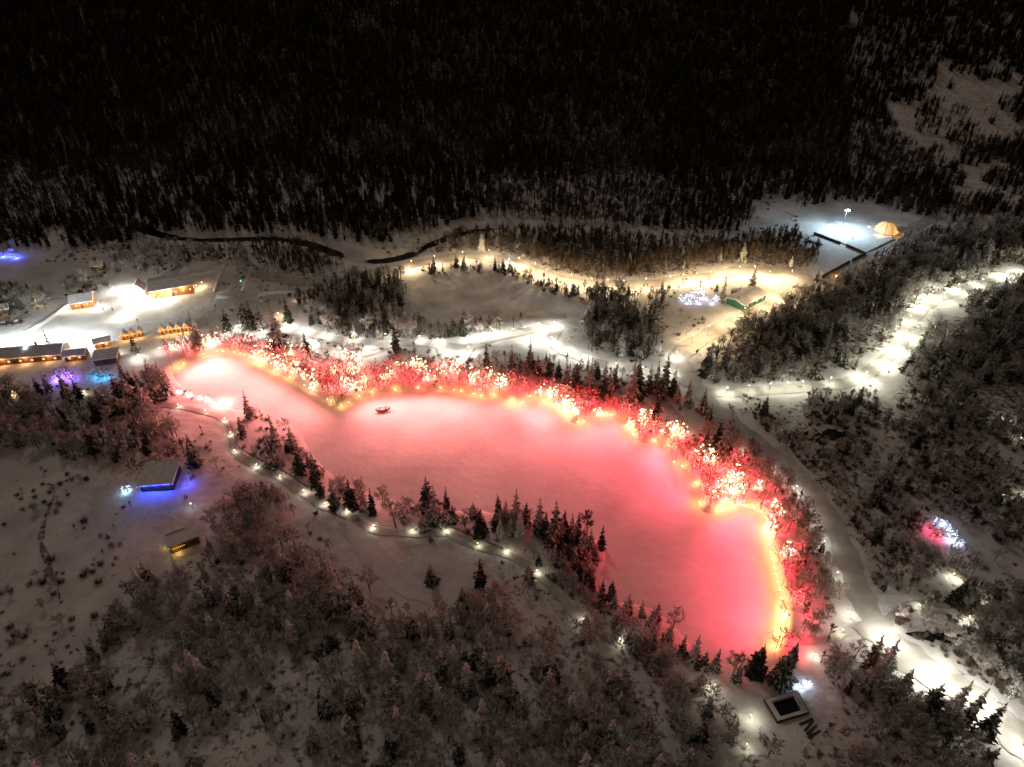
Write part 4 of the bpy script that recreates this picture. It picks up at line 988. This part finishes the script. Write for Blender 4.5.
def car(px, py, rz, colour, label):
    t = thing('parked_car', label, 'car', G(px, py), rz, 'cars parked at the left edge')
    prof = [(-2.2,.35),(-2.2,.85),(-1.3,.98),(-.7,1.5),(1.1,1.5),(1.8,1.0),(2.2,.9),(2.2,.35)]; mb = MB()
    for y_ in (-.85,.85):
        for x_, z_ in prof: mb.v.append((x_, y_*(.86 if z_ > 1.2 else 1), z_))
    n_ = len(prof); mb.f += [tuple(range(n_)), tuple(range(2*n_-1, n_-1, -1))]
    for i in range(n_): mb.f.append((i,(i+1)%n_,n_+(i+1)%n_,n_+i))
    mb.build('body', colour, t); MB().box(-.65,1.05,-.72,.72,1.49,1.62).build('roof_snow', ROOF, t)
    for sx_ in (-1.35,1.35):
        for sy_ in (-.86,.86): MB().tube([(sx_,sy_-.1,.33),(sx_,sy_+.1,.33)], .33, 10).build('wheel', mat('tyre', (.02,.02,.02), .9), t)
    MB().quad((-1.22,-.66,1.02),(-1.22,.66,1.02),(-.74,.62,1.46),(-.74,-.62,1.46)).build('windscreen', WATER, t)
    for y_ in (-.6,.6): MB().box(-2.22,-2.18,y_-.18,y_+.18,.65,.8).build('headlight', mat('lens', (.6,.6,.6), .2), t)
car(4, 325, .25, mat('car_dark', (.03,.03,.035), .3), 'dark parked car at the left edge, nearest the frame edge')
car(17, 323.5, .3, mat('car_maroon', (.06,.025,.025), .3), 'dark maroon parked car right of the other car')

def person(px, py, rz, coat, label, stride=.18):
    t = thing('person', label, 'person', G(px, py), rz)
    mb = MB(); st = stride
    bm_v = [(0,0,.95),(0,0,1.2),(0,0,1.42),(0,0,1.52),(0,-.02,1.66),(.10,0,.9),(.12,-st,.48),(.12,-st*.8,.08),(.12,-st*.8-.14,.05),(-.10,0,.9),(-.12,st*.6,.48),(-.12,st,.10),(-.12,st-.14,.05),
            (.19,0,1.40),(.27,st*.6,1.12),(.26,st*.3,.86),(-.19,0,1.40),(-.27,-st*.6,1.12),(-.26,-st*.9,.88)]
    e = [(0,1),(1,2),(2,3),(3,4),(0,5),(5,6),(6,7),(7,8),(0,9),(9,10),(10,11),(11,12),(2,13),(13,14),(14,15),(2,16),(16,17),(17,18)]
    rad = [.17,.18,.17,.075,.125,.11,.085,.06,.06,.11,.085,.06,.06,.085,.07,.055,.085,.07,.055]
    me = bpy.data.meshes.new('person_body'); me.from_pydata(bm_v, e, []); me.materials.append(coat)
    o = link('body', me, t); md = o.modifiers.new('skin', 'SKIN')
    for i, r_ in enumerate(rad): me.skin_vertices[0].data[i].radius = (r_, r_*.8)
    me.skin_vertices[0].data[0].use_root = True
    sb = o.modifiers.new('sub', 'SUBSURF'); sb.levels = 1; sb.render_levels = 1
    MB().ball((0,.02,1.73), .135, 1).build('hat', mat('hat', (.05,.04,.05), .9), t)
DC = mat('dark_coat', (.02,.02,.025), .9); RC = mat('red_coat', (.12,.02,.03), .9)
person(216, 308, .4, RC, 'person in dark red coat walking across the plaza near the spruces')
person(697.5, 352.5, 2.6, DC, 'person in dark coat walking at the road fork, farther one')
person(696, 354, 2.5, DC, 'person in dark coat walking at the road fork, nearer one')
person(841, 238, 1.0, DC, 'person in dark coat standing under the rink floodlight')
person(852, 240, 2.0, DC, 'person in dark coat out on the rink')
person(474.5, 520, .6, DC, 'person in dark coat standing at the near lake edge')
person(138, 322, 1.2, DC, 'person in dark coat standing on the plaza above the stalls')
for i, p in enumerate([(104,311),(113,311),(158,300),(168,301)]):
    person(*p, i*1.1, DC, ['person in dark coat left of the bright plaza lamps', 'person in dark coat just left of the entrance pavilion', 'person in dark coat before the hall, left one', 'person in dark coat before the hall, right one'][i])

g = G(37, 305); t = thing('snow_cannon_tower', 'tall yellow pole with a flared head left of the plaza', 'tower', g)
YEL = mat('yellow_paint', (.55,.36,.04), .6); MB().tube([(0,0,-.3),(0,0,6.5)], [.30,.20], 8).build('pole', YEL, t); MB().tube([(0,0,6.4),(0,0,7.0),(0,0,7.3)], [.25,.7,.75], 10).build('head', YEL, t)
lamp('POINT', 160, (1,.75,.3), t, (1.2,-1.6,3), .2)
g = G(230, 292); t = thing('barrier', 'dark crowd barrier with one small green light on the plaza lot', 'barrier', g, 1.2)
for i in range(5): MB().box(i*2.0-.06,i*2.0+.06,-.06,.06,-.2,1.2).build('post', STEEL, t)
for zr in (.5, 1.1): MB().box(-.1,8.1,-.05,.05,zr,zr+.12).build('rail', STEEL, t)
MB().ball((8,0,1.9), .28, 1).build('lamp', BULBS['green'], t); MB().tube([(8,0,1.1),(8,0,1.7)], .05, 5).build('lamp_stem', STEEL, t)
# low hedge banks round the car park
def bank(pts, label, h=1.0):
    L = smooth_line(np.array([G(*p)[:2] for p in pts]), 5); mb = MB()
    for i, p in enumerate(L):
        d = L[min(i+1, len(L)-1)] - L[max(i-1, 0)]; d /= np.linalg.norm(d); n_ = np.array([-d[1], d[0]]); z = hz(*p); e = .35 if i in (0, len(L)-1) else 1
        for o_, zz_ in ((-1.3,-.2),(-.5,h*e*random.uniform(.8,1.1)),(.5,h*e*random.uniform(.7,1.1)),(1.3,-.2)): q_ = p+n_*o_; mb.v.append((q_[0],q_[1],z+zz_))
    for i in range(len(L)-1):
        for k_ in range(3): b = i*4+k_; mb.f.append((b,b+1,b+5,b+4))
    o = mb.build('snow_bank', SNOW, smooth=True); tag(o, label, 'snow bank')
bank([(215,292),(222,272),(226,264)], 'ploughed snow bank along the left side of the car park'); bank([(243,292),(248,278),(253,267)], 'ploughed snow bank along the right side of the car park')
bank([(216,297),(230,297),(241,294)], 'ploughed snow bank across the front of the car park'); bank([(258,296),(275,293),(300,293),(310,290)], 'long snow bank with bushes above the tall spruces', 1.4)
bank([(25,333),(40,325),(55,315),(70,304)], 'ploughed snow bank along the road to the plaza', .9); bank([(150,280),(175,277),(200,274),(220,270)], 'snow bank behind the long hall', .8)

# ------------------------------------------------------------------ ground brush: stems and litter in the woods, plain darkening on the far hill
A = np.zeros(XX.shape)
WX = XX + (vnoise(XX, YY, 9, 31)-.5)*16 + (vnoise(XX, YY, 3.5, 33)-.5)*6; WY = YY + (vnoise(XX, YY, 9, 32)-.5)*16 + (vnoise(XX, YY, 3.5, 34)-.5)*6
for k, v in (('brush', .35), ('lower_wood', .35), ('right_lower', .4), ('right_wood', .45), ('triangle', .45), ('left_wood', .4), ('clearing', .08), ('bowl_right', .3), ('river_wood', .45), ('road_wood', .4), ('red_wood', .25), ('bowl_left', .3)):
    A = np.maximum(A, inside(WX, WY, RP[k]) * v)
hillm = np.clip((YY-410)/40, 0, 1); PX = proj(XX, YY, ZZ)[0]; A = np.maximum(A, hillm*np.where(PX < 850, .75, .28))
for _ in range(3): A[1:-1,1:-1] = (A[1:-1,1:-1]*2 + A[:-2,1:-1] + A[2:,1:-1] + A[1:-1,:-2] + A[1:-1,2:])/6
at = ground.data.attributes.new('brush', 'FLOAT', 'POINT'); at.data.foreach_set('value', A.astype(np.float32).ravel())

# ------------------------------------------------------------------ look-alikes in a short row are told apart by their order
ONES = ['', 'first', 'second', 'third', 'fourth', 'fifth', 'sixth', 'seventh', 'eighth', 'ninth', 'tenth', 'eleventh', 'twelfth', 'thirteenth', 'fourteenth', 'fifteenth', 'sixteenth', 'seventeenth', 'eighteenth', 'nineteenth', 'twentieth']
def ordinal(i): return ONES[i] if i <= 20 else 'thirtieth' if i == 30 else 'twenty-' + ONES[i-20]
bpy.context.view_layer.update()
by = {}
for o in COL.objects:
    if o.parent is None and o.get('category') and o.get('label'): by.setdefault(o['label'], []).append(o)
for lab, os_ in by.items():
    if 2 <= len(os_) <= 30 and len(lab.split()) <= 13:
        os_.sort(key=lambda o: proj(o.location.x, o.location.y, o.location.z)[0])
        for i, o in enumerate(os_): o['label'] = f'{lab}, ' + ('leftmost one' if i == 0 else 'rightmost one' if i == len(os_)-1 else f'{ordinal(i+1)} from left')
